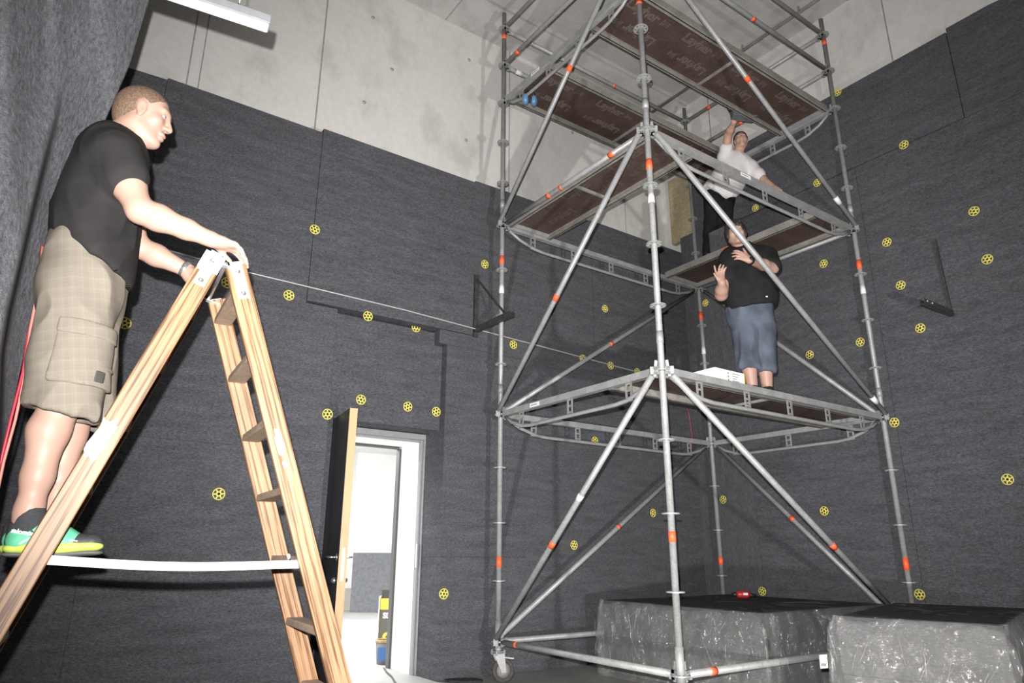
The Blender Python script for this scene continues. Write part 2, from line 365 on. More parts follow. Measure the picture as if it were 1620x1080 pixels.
# ---- insulation fixing discs
def disc_mesh():
    m = MB(); ax = V(0, 0, 1)
    m.lathe((0, 0, 0), ax, [(.040, 0), (.047, 0), (.047, .004), (.040, .004)], 20)
    m.lathe((0, 0, 0), ax, [(.011, -.001), (.021, 0), (.021, .005), (.011, .006)], 14)
    for k in range(6):
        t = math.pi/3*k; e = V(math.cos(t), math.sin(t), 0); m.obox(e*.030+V(0, 0, .002), (e, np.cross(ax, e), ax), (.012, .0045, .002))
    return m.mesh('fixing_disc')
DME = disc_mesh(); DME.materials.append(YEL)
CORE = MB().lathe((0, 0, 0), (0, 0, 1), [(0, 0), (.012, 0), (.012, .002), (0, .002)], 12).mesh('pin_head'); CORE.materials.append(BLACK)
def fixing(p, n, label, group):
    x, y, z = frame(n); x = np.asarray(n, float); a = rnd.uniform(0, 1); y2 = y*math.cos(a)+z*math.sin(a); z2 = np.cross(x, y2)
    t = thing('insulation_fixing', label, 'fixing disc', p, group); mt = axes_mtx(p, y2, z2, x)
    mk('washer', DME, None, t, mtx=mt); mk('pin_head', CORE, None, t, mtx=mt)
DW = 'yellow slotted plastic fixing disc on the felt wall that holds the doorway'
LEFT_D = [(498, 363), (457, 467), (582, 500), (812, 545), (957, 488), (922, 567), (966, 578), (1008, 588), (941, 697), (908, 862), (1033, 811),
          (346, 781, 'yellow fixing disc alone on the felt framed by the step ladder'), (702, 939, 'yellow fixing disc low on the felt beside the doorway, above the floor scrap'),
          (767, 418, 'yellow fixing disc on the felt just above the wall bracket beside the post'), (359, 447, 'yellow fixing disc seen between the rails at the step ladder top'),
          (197, 511, 'yellow fixing disc on the felt behind the khaki shorts'), (518, 655, 'yellow fixing disc just above the hinge side of the open door')]
for q in LEFT_D: fixing(aty(q[0], q[1], YF-.016), V(0, -1, 0), q[2] if len(q) > 2 else DW, 'fixing discs on the door wall')
fixing(aty(690, 651, 2.516), V(0, -1, 0), 'yellow fixing disc above the doorway corner away from the open door', 'fixing discs above the door')
for q in ((658, 518), (571, 632), (645, 643)): fixing(aty(*q, 2.515), V(0, -1, 0), 'yellow slotted plastic fixing disc on recessed felt above the doorway', 'fixing discs above the door')
RW_ = 'yellow slotted plastic fixing disc on the felt wall behind the scaffold tower'
RIGHT_D = [(1304, 808), (1281, 561), (1303, 417), (1124, 362), (1195, 329), (1293, 289), (1430, 229), (1541, 334), (1403, 383), (1425, 451), (1562, 410), (1361, 541),
           (1144, 790, 'yellow fixing disc right beside the rear scaffold post, below the lowest deck'), (1116, 479, 'yellow fixing disc half behind the rear scaffold post under the middle deck'),
           (1206, 935, 'yellow fixing disc just above the bale with the red tool on it'), (1456, 519, 'yellow fixing disc just below the bracket on the wall behind the tower'),
           (1415, 668, 'yellow fixing disc beside the post corner where the lowest deck ends'), (1594, 758, 'lone yellow fixing disc low on the felt far beyond the tower post'),
           (1455, 940, 'yellow fixing disc just above the front bale beside a scaffold post'), (1325, 146, 'yellow fixing disc at the cut top edge of the felt below bare concrete')]
for q in RIGHT_D: fixing(atx(q[0], q[1], XF-.014), V(-1, 0, 0), q[2] if len(q) > 2 else RW_, 'fixing discs on the wall behind the tower')

# ---- steel wire along the left wall and the wall brackets
wire = MB(); pw = [aty(x, y, 2.365) for x, y in ((225, 384), (390, 430), (640, 490), (752, 520), (1000, 586), (1080, 605))]
wire.tube(pw, .006, 8); wire.build('wire_rope', mat('wire_steel', (.55, .55, .53), .45, metal=.4, var=.2, scale=200), label='thin steel wire rope stretched along the felt wall above the door', cat='wire')
DKST = mat('bracket_dark_steel', (.055, .057, .06), .5, metal=.3, var=.3, scale=30)
def channel(mb, a, b, w, h, t, up=(0, 0, 1)):
    x, y, z = frame(b-a, up); c = (a+b)/2; L = np.linalg.norm(b-a)/2
    mb.obox(c-y*w/2, (x, y, z), (L, t/2, h/2)).obox(c+y*w/2, (x, y, z), (L, t/2, h/2)).obox(c-z*h/2, (x, y, z), (L, w/2, t/2)); return mb
br = thing('wall_bracket', 'dark steel channel bracket jutting from the felt wall beside the scaffold post', 'bracket', (-.1, YF-.03, 3.25))
channel(MB(), V(-.1, YF-.03, 3.25), V(-.1, 1.74, 3.25), .045, .05, .005).build('arm', DKST, br)
MB().beam((-.1, YF-.03, 3.82), (-.1, 1.86, 3.28), .03, .008).build('strut', DKST, br)
MB().box((-.125, YF-.04, 3.18), (-.075, YF-.01, 3.86)).build('wall_plate', DKST, br)
br = thing('wall_bracket', 'dark steel bracket on the felt wall behind the tower, away from the door', 'bracket', (XF-.02, -.72, 3.22))
pe = V(2.62, -.72, 3.22)
channel(MB(), V(XF-.02, -.72, 3.22), pe, .04, .05, .005).build('arm', DKST, br)
MB().beam((XF-.03, -.70, 3.98), (XF-.03, -.72, 3.2), .03, .02).build('wall_plate', DKST, br)
for s in (.03, .12): MB().lathe(pe+V(s, -.026, .0), (0, -1, 0), [(0, 0), (.014, 0), (.014, .012), (0, .012)], 8).build('bolt', STEEL, br)
# ================================================================== scaffold tower
G = .33                                            # height of the lowest rosette
LX, LY, TR = 3.072, 2.072, .0242
POST = {'F': V(0, 0, 0), 'R': V(LX, 0, 0), 'L': V(0, LY, 0), 'B': V(LX, LY, 0)}
tower = thing('scaffold_tower', 'tall galvanised modular scaffold tower on castors with three deck levels', 'scaffold', (LX/2, LY/2, 0))
# rosette (eight-hole disc) shared by all
ro = MB(); ro.lathe((0, 0, 0), (0, 0, 1), [(.0245, -.0045), (.034, -.0045), (.034, .0045), (.0245, .0045)], 16, False)
ro.lathe((0, 0, 0), (0, 0, 1), [(.053, -.0045), (.0615, -.0045), (.0615, .0045), (.053, .0045)], 24, False)
for k in range(8):
    t = math.pi/4*k+math.pi/8; e = V(math.cos(t), math.sin(t), 0); ro.obox(e*.0435, (e, np.cross(ZU, e), ZU), (.0115, .007 if k % 2 else .0085, .0045))
ROS = ro.mesh('rosette'); ROS.materials.append(GALV)
# wedge head: at local origin, pointing +X along the ledger
wh = MB(); wh.box((.03, -.02, -.028), (.085, .02, .028)).box((.026, -.02, .008), (.062, .02, .028)).box((.026, -.02, -.028), (.062, .02, -.008))
wh.obox((.046, 0, .018), (V(1, 0, .12)/1.0072, V(0, 1, 0), V(-.12, 0, 1)/1.0072), (.010, .004, .062))
WH = wh.mesh('wedge_head'); WH.materials.append(GALV)
def band(parent, a, b, t, L, m, r=TR, label=None, marks=False):
    """sticker wrapped round a tube a-b at fraction t"""
    d = unit(b-a); c = a+(b-a)*t
    o = MB().lathe(c, d, [(r+.0003, -L/2), (r+.0016, -L/2), (r+.0016, L/2), (r+.0003, L/2)], 16).build('sticker', m, parent, label=label)
    return o
posts = {}
for n, P in POST.items():
    top = {'F': 6.95, 'R': 6.98, 'L': 6.98, 'B': 6.98}[n]
    s = MB(); s.tube([P+ZU*(G-.06), P+ZU*(G+.17)], .0285, 14); s.tube([P+ZU*(G+.14), P+ZU*(top+.07)], TR, 14)
    for zj in (G+2.21, G+4.21): s.lathe(P+ZU*zj, ZU, [(TR, -.002), (TR+.0025, -.002), (TR+.0025, .09), (TR, .09)], 14)
    st = s.build('standard', GALV, tower); posts[n] = st
    for k in range(14):
        z = G+.5*k
        if z <= top: mk('rosette', ROS, None, st, loc=P+ZU*z)
    # stickers
    for (z, L, m) in {'F': [(1.18, .07, ORANGE), (4.02, .09, ORANGE), (3.72, .08, WHITE_ST), (5.6, .03, ORANGE)],
                      'L': [(.99, .09, ORANGE), (3.94, .09, ORANGE), (3.62, .09, WHITE_ST), (6.72, .07, ORANGE)],
                      'R': [(.99, .11, ORANGE), (3.94, .10, ORANGE), (3.66, .09, WHITE_ST), (6.72, .07, ORANGE)],
                      'B': [(.99, .09, ORANGE), (3.96, .11, ORANGE), (3.5, .09, WHITE_ST)]}[n]:
        p = P+ZU*z; MB().lathe(p, ZU, [(TR+.0003, -L/2), (TR+.0016, -L/2), (TR+.0016, L/2), (TR+.0003, L/2)], 16).build('sticker', m, st, label='orange sticker band' if m is ORANGE else 'white sticker band')

def heads(o, a, b):
    for p, q in ((a, b), (b, a)):
        x, y, z = frame(q-p); mk('wedge_head', WH, None, o, mtx=axes_mtx(p, x, y, z))
def ledger(n1, n2, z, stickers=()):
    a = POST[n1]+ZU*z; b = POST[n2]+ZU*z; d = unit(b-a)
    o = MB().tube([a+d*.07, b-d*.07], TR, 12).build('ledger', GALV, tower); heads(o, a, b)
    for (t, L, m) in stickers: band(o, a, b, t, L, m)
    return o
# window plate of the reinforced ledgers (local: X along ledger, Z up, top at 0)
def plate_mesh(h):
    p = MB(); w = .028
    p.box((-w, -.003, -h), (-w+.013, .003, 0)).box((w-.013, -.003, -h), (w, .003, 0))
    for k in range(4):
        z = -h*k/3; p.box((-w+.013, -.003, min(0, z+.008) if k else -.012), (w-.013, .003, z-.008 if k < 3 else -h) if k else (w-.013, .003, 0))
    return p
def plate(h):
    p = MB(); w = .036
    p.box((-w, -.003, -h), (-w+.019, .003, 0)).box((w-.019, -.003, -h), (w, .003, 0))
    for z0, z1 in ((-.016, 0), (-h*.42-.008, -h*.42+.008), (-h*.80-.008, -h*.80+.008), (-h, -h+.008)): p.box((-w+.019, -.003, z0), (w-.019, .003, z1))
    me = p.mesh('window_plate'); me.materials.append(GALV_D); return me
PLATE = plate(.145)
def uledger(n1, n2, z, nplates):
    a = POST[n1]+ZU*z; b = POST[n2]+ZU*z; d = unit(b-a); x, y, zz = frame(b-a); L = np.linalg.norm(b-a)
    m = MB(); h = .053; w = .05
    c0 = a+d*.075; c1 = b-d*.075
    m.beam(c0-ZU*.022, c1-ZU*.022, w, .004).beam(c0-y*w/2+ZU*.002, c1-y*w/2+ZU*.002, .004, h).beam(c0+y*w/2+ZU*.002, c1+y*w/2+ZU*.002, .004, h)
    o = m.build('u_ledger', GALV, tower); heads(o, a, b)
    lo = -.165; k = .42 if L > 2.5 else .36
    pts = [a+d*.09-ZU*.03, a+d*(k*.55)+ZU*(lo*.62), a+d*k+ZU*(lo*.93), a+d*(k+.12)+ZU*lo, b-d*(k+.12)+ZU*lo, b-d*k+ZU*(lo*.93), b-d*(k*.55)+ZU*(lo*.62), b-d*.09-ZU*.03]
    MB().tube(pts, .0165, 10).build('lower_chord', GALV, o)
    for i in range(nplates):
        t = k*.95+(L-2*k*.95)*i/(nplates-1); mk('window_plate', PLATE, None, o, mtx=axes_mtx(a+d*t-ZU*.022, x, y, zz))
    mid = a+d*(L*.33); s = -1 if y@(mid-CAM) > 0 else 1
    return o
def usticker(o, n1, n2, z, t):
    a = POST[n1]+ZU*z; b = POST[n2]+ZU*z; x, y, zz = frame(b-a); c = a+(b-a)*t; s = -1 if y@(c-CAM) > 0 else 1
    MB().obox(c+y*s*.0278+ZU*.002, (x, y, zz), (.07, .0008, .018)).build('sticker', WHITE_ST, o, label='white label with grey print')
    MB().obox(c+y*s*.0288+ZU*.002-x*.01, (x, y, zz), (.045, .0004, .004)).build('print', mat('grey_print', (.2, .2, .2), .6), o)
for z, stk in ((G, True),):
    ledger('L', 'F', z, [(.13, .035, ORANGE)]); ledger('F', 'R', z, [(.10, .06, ORANGE)]); ledger('L', 'B', z); ledger('B', 'R', z)
Z2, Z4, Z55, Z6, Z65 = G+2, G+4, G+5.5, G+6, G+6.5
o = uledger('L', 'F', Z2, 3); usticker(o, 'L', 'F', Z2, .28)
uledger('F', 'R', Z2, 5); uledger('L', 'B', Z2, 5); uledger('R', 'B', Z2, 3)
uledger('L', 'B', Z4, 5); o = uledger('F', 'R', Z4, 5); usticker(o, 'F', 'R', Z4, .4)
ledger('L', 'F', Z4, [(.80, .06, ORANGE), (.38, .05, ORANGE), (.47, .03, ORANGE)]); ledger('B', 'R', Z4, [(.3, .06, ORANGE)])
o = uledger('L', 'F', Z55, 4); usticker(o, 'L', 'F', Z55, .30); uledger('R', 'B', Z55, 4)
for z in (Z6, Z65):
    ledger('L', 'F', z, [(.13, .05, ORANGE)] if z == Z6 else []); ledger('F', 'R', z, [(.55, .05, ORANGE)] if z == Z6 else [])
    ledger('L', 'B', z, [(.56, .04, ORANGE)] if z == Z65 else [(.07, .1, WHITE_ST)]); ledger('B', 'R', z, [(.2, .06, ORANGE)] if z == Z65 else [(.42, .06, ORANGE)])
# diagonals: sit just outside the ledger plane
def diagonal(n1, z1, n2, z2, out, stickers=()):
    a = POST[n1]+ZU*z1; b = POST[n2]+ZU*z2; h = unit((b-a)*V(1, 1, 0)); out = np.asarray(out, float)
    a2 = a+h*.045+out*.052+ZU*.03; b2 = b-h*.045+out*.052-ZU*.03
    if z1 > z2: a2 = a+h*.045+out*.052-ZU*.03; b2 = b-h*.045+out*.052+ZU*.03
    o = MB().tube([a2, b2], TR, 12).build('diagonal_brace', GALV, tower)
    for p, q in ((a, a2), (b, b2)):
        x, y, z = frame(unit(q-p)*V(1, 1, 0)); mk('wedge_head', WH, None, o, mtx=axes_mtx(p, x, y, z))
    for (t, L, m) in stickers: band(o, a2, b2, t, L, m)
    return o
OF, OLt, OB, OR = V(0, -1, 0), V(-1, 0, 0), V(0, 1, 0), V(1, 0, 0)
diagonal('L', G, 'F', Z2, OLt, [(.40, .06, ORANGE), (.58, .06, WHITE_ST)])
diagonal('L', Z2, 'F', Z4, OLt, [(.45, .06, ORANGE)])
diagonal('L', Z4, 'F', Z6, OLt, [(.58, .06, ORANGE)])
diagonal('R', G, 'F', Z2, OF, [(.40, .06, ORANGE)])
diagonal('R', Z2, 'F', Z4, OF, [(.06, .09, WHITE_ST)])
diagonal('R', Z4, 'F', Z6, OF, [(.10, .09, WHITE_ST), (.55, .06, ORANGE)])
diagonal('L', G, 'B', Z2, OB, [(.50, .04, ORANGE)])
diagonal('L', Z2, 'B', Z4, OB, [(.50, .05, ORANGE)])
diagonal('R', G, 'B', Z2, OR, [(.55, .05, ORANGE)])
diagonal('R', Z2, 'B', Z4, OR)

# decks
LAY = text_mesh('Layher', .15, .0006, True, spacing=.96)
BARS = MB()
for i, dx in enumerate((0, .022, .044)): BARS.box((dx, -.04+.012*i, 0), (dx+.010, .045-.008*i, .001))
for i in range(3): BARS.box((.066, -.03+.022*i, 0), (.095, -.018+.022*i, .001))
BARS = BARS.mesh('stripe_mark')
for me in (LAY, BARS): me.materials.append(PLYTXT)
LAY2 = LAY.copy(); LAY2.materials.clear(); LAY2.materials.append(PLYTXT2); BARS2 = BARS.copy(); BARS2.materials.clear(); BARS2.materials.append(PLYTXT2)
def deck(axis, lo, hi, fixed_lo, fixed_hi, z, label, words=True, n=4):
    """deck slab: long axis 'x' or 'y' from lo to hi, width fixed_lo..fixed_hi, resting on the U-ledgers at z"""
    if axis == 'x': O = V(lo, fixed_lo, z); A = V(1, 0, 0); Bv = V(0, 1, 0)
    else: O = V(fixed_lo, lo, z); A = V(0, 1, 0); Bv = V(1, 0, 0)
    L = hi-lo; Wd = fixed_hi-fixed_lo; r = .028; H = .075; zt = .055
    ctr = O+A*L/2+Bv*Wd/2
    p = MB().obox(ctr+ZU*(zt-.006), (A, Bv, ZU), (L/2-.01, Wd/2-r, .006)); dk = p.build('deck', PLY, tower, label=label)
    for s in (0, 1):
        q = O+A*L/2+Bv*(r/2 if s == 0 else Wd-r/2)
        rl = MB().obox(q+ZU*(zt-H/2), (A, Bv, ZU), (L/2-.015, r/2, H/2)); e = 1 if s == 0 else -1
        rl.obox(q+Bv*e*.018+ZU*(zt-H+.004), (A, Bv, ZU), (L/2-.015, .02, .004)); rl.build('side_rail', RAILM, dk, bevel=.003)
    for t in (.012, L-.012):
        MB().obox(O+A*t+Bv*Wd/2+ZU*(zt-.025), (A, Bv, ZU), (.012, Wd/2-.01, .025)).build('end_cap', GALV, dk, bevel=.003)
    for t in ([.5]):
        MB().obox(O+A*L*t+Bv*Wd/2+ZU*(zt-.03), (A, Bv, ZU), (.014, Wd/2-r, .012)).build('cross_bar', GALV_D, dk, bevel=.003)
    if words:
        for row in (0, 1):
            s = 1 if row == 0 else -1
            X = A*s; Y = -np.cross(X, ZU)*-1
            Y = np.cross(V(0, 0, -1), X)
            for k in range(n):
                t = L*((k+.5-.12*s)/n); c = O+A*t+Bv*Wd*(.30 if (Y@Bv) < 0 else .70)+ZU*(zt-.0135)
                mk('lettering', LAY if words is True else LAY2, None, dk, mtx=axes_mtx(c, X, Y, V(0, 0, -1))); mk('stripe_mark', BARS if words is True else BARS2, None, dk, mtx=axes_mtx(c+X*.24, X, Y, V(0, 0, -1)))
    return dk
deck('x', .035, LX-.035, .045, .62, Z2, 'brown plywood scaffold deck of the lowest level', False)
deck('y', .035, LY-.035, .04, .60, Z4, 'brown plywood deck of the middle level with faint lettering', 'worn', 3)
dko = deck('y', .035, LY-.035, 2.40, 3.0, Z4, 'brown plywood deck of the middle level next to the felt wall', False)
MB().box((2.3975, 1.02, Z4-.012), (2.399, 1.16, Z4+.045)).build('sticker', ORANGE, dko, label='orange sticker on the deck rail')
deck('x', .035, LX-.035, .055, .665, Z55, 'brown plywood deck of the top level with printed lettering, front one', True, 4)
deck('x', .035, LX-.035, 1.29, 1.98, Z55, 'brown plywood deck of the top level with printed lettering, wall side', True, 4)

# castors
def castor(P, ang):
    e = V(math.cos(ang), math.sin(ang), 0); s = np.cross(ZU, e); R = .10; c = P+e*.045+ZU*R
    yk = MB().box(P+V(-.05, -.045, .232), P+V(.05, .045, .242)).box(P+V(-.05, -.045, .248), P+V(.05, .045, .256))
    yk.tube([P+ZU*.235, P+ZU*(G-.03)], .019, 12).lathe(P+ZU*.26, ZU, [(0, 0), (.03, 0), (.03, .018), (0, .018)], 14)
    for t in (-1, 1): yk.prism([c+s*t*.032-e*.02-ZU*.015, c+s*t*.032+e*.02-ZU*.015, P+s*t*.032+e*.05+ZU*.235, P+s*t*.032-e*.045+ZU*.235], s*t*.005)
    for i in (-1, 1):
        for j in (-1, 1): yk.lathe(P+V(.04*i, .035*j, .222), ZU, [(0, 0), (.008, 0), (.008, .045), (0, .045)], 8)
    o = yk.build('castor', GALV, tower)
    w = MB().lathe(c, s, [(.062, -.02), (.085, -.022), (R-.004, -.018), (R, 0), (R-.004, .018), (.085, .022), (.062, .02)], 28); w.build('tyre', RUBBER, o, label='dark rubber tyre')
    MB().lathe(c, s, [(0, -.012), (.02, -.024), (.062, -.012), (.062, .012), (.02, .024), (0, .024)], 20).build('wheel_hub', mat('hub_grey', (.18, .17, .16), .6), o)
    MB().prism([P+e*.03+s*.01+ZU*.20, P+e*.14+s*.01+ZU*.185, P+e*.14-s*.01+ZU*.185, P+e*.03-s*.01+ZU*.20], ZU*.012).build('brake_lever', GALV, o)
castor(POST['L'], math.radians(-20)); castor(POST['F'], math.radians(200)); castor(POST['R'], math.radians(30)); castor(POST['B'], math.radians(70))
# ================================================================== step ladder
PINE = None
def pine(name='pine_wood'):
    m = bpy.data.materials.new(name); m.use_nodes = True; nt = m.node_tree; b = nt.nodes['Principled BSDF']
    b.inputs['Roughness'].default_value = .5; b.inputs['Specular IOR Level'].default_value = .35
    tc = nt.nodes.new('ShaderNodeTexCoord'); mp = nt.nodes.new('ShaderNodeMapping'); mp.inputs['Scale'].default_value = (.55, 9, 5)
    oi = nt.nodes.new('ShaderNodeObjectInfo'); ad = nt.nodes.new('ShaderNodeVectorMath'); ad.operation = 'ADD'
    mu = nt.nodes.new('ShaderNodeMath'); mu.operation = 'MULTIPLY'; mu.inputs[1].default_value = 17
    nt.links.new(oi.outputs['Random'], mu.inputs[0])
    nt.links.new(tc.outputs['Object'], mp.inputs[0]); nt.links.new(mp.outputs[0], ad.inputs[0]); nt.links.new(mu.outputs[0], ad.inputs[1])
    wv = nt.nodes.new('ShaderNodeTexWave'); wv.bands_direction = 'Y'; wv.inputs['Scale'].default_value = 1.3; wv.inputs['Distortion'].default_value = 11
    wv.inputs['Detail'].default_value = 3; wv.inputs['Detail Scale'].default_value = 1.1
    nt.links.new(ad.outputs[0], wv.inputs['Vector'])
    r = nt.nodes.new('ShaderNodeValToRGB'); e = r.color_ramp.elements
    e[0].position = .12; e[0].color = (.085, .038, .015, 1); e[1].position = .42; e[1].color = (.205, .112, .052, 1)
    x = e.new(.9); x.color = (.255, .155, .085, 1)
    mg = nt.nodes.new('ShaderNodeMapping'); mg.inputs['Scale'].default_value = (1.6, 70, 60); nt.links.new(tc.outputs['Object'], mg.inputs[0])
    ng = nt.nodes.new('ShaderNodeTexNoise'); ng.inputs['Scale'].default_value = 2.6; ng.inputs['Detail'].default_value = 4; ng.inputs['Distortion'].default_value = .5; nt.links.new(mg.outputs[0], ng.inputs['Vector'])
    mm = nt.nodes.new('ShaderNodeMix'); mm.inputs[0].default_value = .80; nt.links.new(wv.outputs[1], mm.inputs[2]); nt.links.new(ng.outputs['Fac'], mm.inputs[3])
    mrr = nt.nodes.new('ShaderNodeMapRange'); mrr.inputs[1].default_value = .33; mrr.inputs[2].default_value = .66; nt.links.new(mm.outputs[0], mrr.inputs[0])
    nt.links.new(mrr.outputs[0], r.inputs[0])
    n = nt.nodes.new('ShaderNodeTexNoise'); n.inputs['Scale'].default_value = 3; nt.links.new(tc.outputs['Object'], n.inputs['Vector'])
    mr = nt.nodes.new('ShaderNodeMapRange'); mr.inputs[1].default_value = .35; mr.inputs[2].default_value = .7; mr.inputs[3].default_value = 1.12; mr.inputs[4].default_value = .78
    nt.links.new(n.outputs['Fac'], mr.inputs[0])
    vm = nt.nodes.new('ShaderNodeVectorMath'); vm.operation = 'SCALE'; nt.links.new(r.outputs[0], vm.inputs[0]); nt.links.new(mr.outputs[0], vm.inputs['Scale'])
    nt.links.new(vm.outputs[0], b.inputs['Base Color']); MATS[name] = m; return m
PINE = pine()
RUNG = layered('worn_rung_wood', (.27, .20, .15), [(5, (1, 1, 1), .7, 1.2, .3, .7), (60, (1, 1, 1), .8, 1.2, .3, .7)], rough=.6, spec=.3)
ALU = mat('ladder_hinge_plate', (.62, .62, .62), .35, metal=.5, var=.15, scale=30)
PAINT = mat('spilled_white_paint', (.50, .50, .49), .5, var=.25, scale=60)
LA = .86*RT+.51*HD; LWD = -.51*RT+.86*HD          # ladder: along the A, and across its rungs (away from camera)
LP0 = atd(45, 893, 2.1); NPL = LWD
def lf(x, y): return atplane(x, y, LP0, NPL)        # point on the plane of the two front rails
ladder = thing('step_ladder', 'paint-splashed wooden double step ladder with a white strap between its sides', 'ladder', lf(330, 1000)*V(1, 1, 0))
WID = .48
def rail(a, b, name='rail'):
    d = unit(b-a); y = unit(np.cross(LWD, d)); z = np.cross(d, y); L = np.linalg.norm(b-a)
    me = MB().box((0, -.037, -.0135), (L, .037, .0135)).mesh('rail')
    return mk(name, me, PINE, ladder, mtx=axes_mtx(a, d, y, z), bevel=.004), d, y, z
TL, TRr = lf(341, 405), lf(372, 420)
dl = unit(lf(26, 930)-TL); dr = unit(lf(537, 1080)-TRr)
bl = TL+dl*((0.0-TL[2])/dl[2]); brr = TRr+dr*((0.0-TRr[2])/dr[2])
rails = []
for (t, b) in ((TL, bl), (TRr, brr)):
    for s in (0, 1):
        off = LWD*WID*s; sp = LWD*(.06*s); o, d, y, z = rail(t+off-sp, b+off); rails.append((t+off-sp, b+off, d, y, z, o))
# rungs: right side positions read along the front rail, left side mirrors the heights
def on(t, b, z): return t+(b-t)*((z-t[2])/(b[2]-t[2]))
zr = [lf(x, y)[2] for x, y in ((369, 458), (392, 566), (420, 672), (446, 776), (470, 884), (497, 1000))]
step = (zr[0]-zr[-1])/5
zr = [zr[0]-step*k for k in range(12) if zr[0]-step*k > .1]
for (i, j) in ((0, 1), (2, 3)):
    a0, b0, d, y, z, _ = rails[i]; a1, b1 = rails[j][:2]
    for zz in zr:
        p = on(a0, b0, zz); q = on(a1, b1, zz); c = (p+q)/2; ax = unit(q-p)
        MB().obox(c, (ax, unit(np.cross(ZU, ax)), ZU), (np.linalg.norm(q-p)/2+.005, .034, .014)).build('rung', RUNG, ladder, bevel=.005)
# hinge plates, bolts, paint, top blocks
for k, (a, b, d, y, z, o) in enumerate(rails):
    nz = -LWD if k in (0, 2) else LWD
    MB().obox(a+d*.062+nz*.0155, (d, y, z), (.072, .021, .002)).build('hinge_plate', ALU, o, bevel=.002)
    for t in (.03, .115): MB().lathe(a+d*t+nz*.017, nz, [(0, 0), (.011, 0), (.008, .005), (0, .006)], 12).build('bolt', STEEL, o)
    if k in (0,):
        MB().obox(a+d*.035+nz*.0178, (d, y, z), (.035, .036, .0006)).obox(a+d*.055+nz*.0178+y*.005, (d, y, z), (.025, .026, .0007)).build('paint_splash', PAINT, o)
# pivot bar across the top
pm = (rails[0][0]+rails[2][0])/2-ZU*.02; pn = (rails[1][0]+rails[3][0])/2-ZU*.02
MB().tube([pm-LWD*.02, pn+LWD*.02], .008, 8).build('hinge_rod', STEEL, ladder)
for pp in (pm, pn): MB().beam(rails[0][0]+rails[0][2]*.03+(pp-pm)-LWD*.018, rails[2][0]+rails[2][2]*.03+(pp-pm)-LWD*.018, .003, .03, LWD).build('hinge_plate', ALU, ladder)
def splash(k, x, y, L, Wp, n=9, seed=1):
    a, b, d, yy, z, o = rails[k]; c = lf(x, y); c = c-LWD*.0148; r = random.Random(seed); P = []
    for i in range(2*n):
        t = 2*math.pi*i/(2*n); q = r.uniform(.7, 1.1); P.append(c+d*math.copysign(abs(math.cos(t))**.6, math.cos(t))*L*q+yy*math.copysign(abs(math.sin(t))**.6, math.sin(t))*Wp*q)
    MB().prism(P, -LWD*.0008).build('paint_splash', PAINT, o)
splash(0, 158, 695, .075, .028, seed=3); splash(2, 441, 700, .05, .014, seed=5); splash(2, 449, 735, .012, .009, seed=6); splash(2, 455, 880, .01, .006, seed=8)
# strap
sp0 = lf(52, 884); sp1 = lf(486, 895); n = 24; P = np.zeros((2, n+1, 3))
for i in range(n+1):
    t = i/n; c = sp0+(sp1-sp0)*t+LWD*.02-ZU*(.010*math.sin(math.pi*t)+.006*math.sin(5*t)*t); tw = .35*math.sin(6*t)*t
    for k, s in enumerate((-1, 1)): P[k, i] = c+ZU*s*.0135*math.cos(tw)-LWD*s*.0135*math.sin(tw)
st = mk('strap', grid_mesh('strap', P), mat('white_webbing', (.80, .79, .76), .7, var=.05, scale=200), ladder, label='white webbing strap between the rails'); solid(st, .003)

# ================================================================== felt sheet hanging on the left, with red cable
def curtain_edge(y):
    ys = [-200, 0, 100, 220, 370, 530, 720, 900, 1200]; xs = [290, 235, 205, 152, 84, 42, 2, -30, -60]
    return float(np.interp(y, ys, xs))
m_, n_ = 110, 130; P = np.zeros((m_, n_, 3))
for i in range(m_):
    y = -260+1060*i/(m_-1); xe = curtain_edge(y)
    fold_x = float(np.interp(y, [-260, 180, 280, 490, 560, 1300], [120, 88, 62, 12, 0, -20]))
    for j in range(n_):
        t = j/(n_-1); x = -150+(xe+150)*t
        d = 1.72+.85*t**1.2 + float(np.interp(y, [0, 600], [0, -.05]))
        k = 1/(1+math.exp(max(-40, min(40, (x-fold_x)/1.6)))); am = float(np.interp(y, [140, 260, 520], [0, .18, .36]))
        d -= am*k*math.exp(-max(0, fold_x-x)/160)
        w_ = mnoise.noise(Vector((x/70, y/420, 2.)))*.05+mnoise.noise(Vector((x/28, y/200, 7.)))*.014
        P[i, j] = atd(x, y, d+w_)
cur = mk('felt_sheet', grid_mesh('felt_sheet', P), FELT_C, label='large dark felt sheet hanging in folds behind the man on the ladder', cat='felt sheet'); solid(cur, .012)
REDC = mat('red_cable', (.55, .03, .06), .4, var=.1, scale=30); PINKC = mat('pale_red_cable', (.65, .22, .17), .45)
cab = thing('hanging_cable', 'red cable pair hanging down beside the felt sheet', 'cable', atd(10, 720, 2.52))
for k, (pts, m) in enumerate(((((66, 388), (64, 430), (56, 480), (45, 530), (36, 590), (18, 660), (0, 735), (-25, 830)), REDC), (((67, 390), (62, 450), (48, 520), (38, 600), (24, 665), (6, 730), (-15, 830)), PINKC))):
    MB().tube([atd(x, y, 2.44-.03*k) for x, y in pts], .005, 8).build('strand', m, cab)

